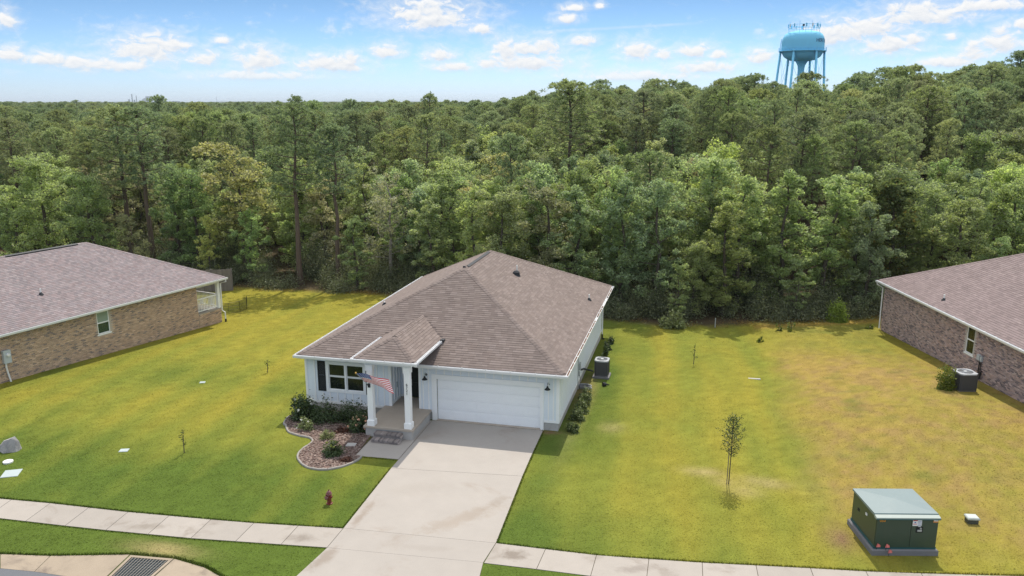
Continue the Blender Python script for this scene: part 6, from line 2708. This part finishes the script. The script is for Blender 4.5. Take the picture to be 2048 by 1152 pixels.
# ------------------------------------------------------------------ water tower
TX, TY = 42.96, 275.8
tw = thing('water_tower', 'pale blue legged water tower rising above the trees on the right', 'water tower', (TX, TY, H(TX, TY)), R(-5.9))
gz = H(TX, TY)
b = MB()
b.lathe([(2.2, 28.3 - gz), (4.5, 28.7 - gz), (6.1, 29.8 - gz), (6.95, 31.2 - gz), (7.12, 32.0 - gz), (7.15, 33.2 - gz), (7.12, 35.0 - gz), (6.85, 36.3 - gz), (6.2, 37.4 - gz), (5.0, 38.1 - gz), (3.0, 38.5 - gz), (.05, 38.62 - gz)], 48)
tank = obj('tank', b.mesh('tank', M['steel_blue'], True), tw)
b = MB()
b.lathe([(1.1, -1), (1.1, 25.5 - gz), (1.25, 26.8 - gz), (1.9, 28.0 - gz), (2.3, 28.5 - gz)], 20)
obj('riser', b.mesh('riser', M['steel_blue'], True), tw)
b = MB()
b.lathe([(7.1, 31.55 - gz), (8.0, 31.55 - gz), (8.0, 31.75 - gz), (7.1, 31.75 - gz)], 48)
bal = obj('balcony', b.mesh('balcony', M['steel_blue']), tw)
b = MB()
for z in (32.25 - gz, 32.8 - gz):
    b.path([(7.95 * math.cos(2 * math.pi * i / 48), 7.95 * math.sin(2 * math.pi * i / 48), z) for i in range(49)], .045, 4, cap=False)
for i in range(32):
    a = 2 * math.pi * i / 32
    b.path([(7.95 * math.cos(a), 7.95 * math.sin(a), 31.7 - gz), (7.95 * math.cos(a), 7.95 * math.sin(a), 32.8 - gz)], .04, 4)
obj('handrail', b.mesh('handrail', M['steel_blue']), bal)
legs = []
for i in range(6):
    a = R(8 + 60 * i)
    p0, p1 = Vector((9.3 * math.cos(a), 9.3 * math.sin(a), -.5)), Vector((7.35 * math.cos(a), 7.35 * math.sin(a), 32.0 - gz))
    legs.append((p0, p1))
    b = MB()
    b.path([p0, p1], .40, 10)
    obj('leg', b.mesh('leg', M['steel_blue'], True), tw)
b = MB()
zs = [0.0, .42, .98]
for i in range(6):
    (a0, a1), (c0, c1) = legs[i], legs[(i + 1) % 6]
    for t0, t1 in ((0.02, .42), (.42, .96)):
        b.path([a0.lerp(a1, t0), c0.lerp(c1, t1)], .05, 4)
        b.path([c0.lerp(c1, t0), a0.lerp(a1, t1)], .05, 4)
obj('brace', b.mesh('brace', M['steel_blue']), tw)
b = MB()
for i in range(6):
    (a0, a1), (c0, c1) = legs[i], legs[(i + 1) % 6]
    b.path([a0.lerp(a1, .42), c0.lerp(c1, .42)], .14, 6)
obj('strut', b.mesh('strut', M['steel_blue']), tw)
# antenna rack on the roof
b = MB()
n = 16
for z in (39.35 - gz, 40.5 - gz):
    b.path([(5.2 * math.cos(2 * math.pi * i / 32), 5.2 * math.sin(2 * math.pi * i / 32), z) for i in range(33)], .07, 4, cap=False)
for i in range(n):
    a = 2 * math.pi * i / n + .1
    b.path([(5.2 * math.cos(a), 5.2 * math.sin(a), 37.8 - gz), (5.2 * math.cos(a), 5.2 * math.sin(a), (41.6 if i % 2 else 41.0) - gz)], .06, 4)
rack = obj('antenna_rack', b.mesh('antenna_rack', M['steel_blue']), tw)
for i in range(n):
    a = 2 * math.pi * (i + .35) / n
    bb = MB().box(-.10, .10, -.22, .22, 0, 1.15)
    if i % 4 == 3:
        continue
    obj('antenna', bb.mesh('antenna', M['wlabel' if i % 2 else 'steel_blue']), rack, M=Matrix.Translation((5.35 * math.cos(a), 5.35 * math.sin(a), 39.6 - gz)) @ Matrix.Rotation(a, 4, 'Z'))
b = MB()
b.path([(-.3, 0, 38.6 - gz), (-.3, 0, 40.6 - gz)], .07, 6)
b.box(-.6, .1, -.3, .3, 40.2 - gz, 40.9 - gz)
obj('beacon_box', b.mesh('beacon_box', M['lead']), rack)
b = MB()
b.path([(-7.5, .2, 32 - gz), (-7.4, .2, 34.5 - gz), (-7.15, .2, 36.0 - gz)], .10, 5)
b.path([(-7.5, -.25, 32 - gz), (-7.4, -.25, 34.5 - gz), (-7.15, -.25, 36.0 - gz)], .10, 5)
obj('ladder', b.mesh('ladder', M['steel_blue']), tw)
me = text_mesh('HERITAGE', 1.75, .0, M['tower_text'], 'lettering', 'LEFT')
xs_ = [v.co.x for v in me.vertices]
w0, w1 = min(xs_), max(xs_)
for v in me.vertices:
    a = R(37) + (v.co.x - w0) / 7.2
    zz = 35.0 + v.co.y - gz
    rr = 7.20 if zz < 35.2 - gz else 7.20 - .14 * (zz - (35.2 - gz)) ** 1.2
    v.co = (rr * math.sin(a), -rr * math.cos(a), zz)
obj('lettering', me, tank)

# ------------------------------------------------------------------ industrial plant on the skyline
FA, FD = R(-37.4), 5600.0
fx, fy = CAM[0] + FD * math.sin(FA), CAM[1] + FD * math.cos(FA)
fc = thing('factory', 'faint industrial plant with stacks on the left skyline', 'factory', (fx, fy, 0), -FA)
b = MB()
b.box(-18, 32, -20, 20, 0, 34)
b.box(2, 28, -18, 18, 34, 52)
b.add([(-18, -20, 34), (2, -20, 34), (2, 20, 34), (-18, 20, 34), (2, -20, 44), (2, 20, 44)], [(0, 1, 4), (3, 5, 2), (0, 4, 5, 3), (1, 2, 5, 4)])
obj('main_block', b.mesh('main_block', M['far_white']), fc)
b = MB()
b.box(60, 120, -15, 15, 0, 26)
b.box(150, 200, -15, 15, 0, 22)
obj('shed', b.mesh('shed', M['far_metal']), fc)
for x, h, r_ in ((-74, 66, 3.6), (-50, 56, 2.6), (-92, 34, 6), (-62, 30, 5)):
    b = MB().lathe([(r_, 0), (r_ * .8, h)], 10)
    obj('chimney', b.mesh('chimney', M['far_metal']), fc, loc=(x, 0, 0))
b = MB().lathe([(1.6, 0), (.9, 52)], 6)
o = obj('radio_mast', b.mesh('radio_mast', M['far_metal']), loc=(fx + 330, fy + 260, 0))
tag(o, 'thin mast on the skyline right of the industrial plant', 'mast')

# ------------------------------------------------------------------ haze
HAZE_DENSITY = 8e-5
b = MB().box(-25500, 25500, -25500, 25500, -5.0, 75.0)
hz = bpy.data.materials.new('haze')
hz.use_nodes = True
k = NT(hz.node_tree)
k.n.clear()
out = k.new('ShaderNodeOutputMaterial')
pv = k.new('ShaderNodeVolumePrincipled')
pv.inputs['Color'].default_value = (.80, .90, 1.0, 1)
pv.inputs['Density'].default_value = HAZE_DENSITY
k.l.new(pv.outputs[0], out.inputs['Volume'])
hz.cycles.volume_sampling = 'EQUIANGULAR'
o = obj('haze', b.mesh('haze', hz), kind='stuff')
tag(o, 'pale blue summer haze over the far forest', 'haze')
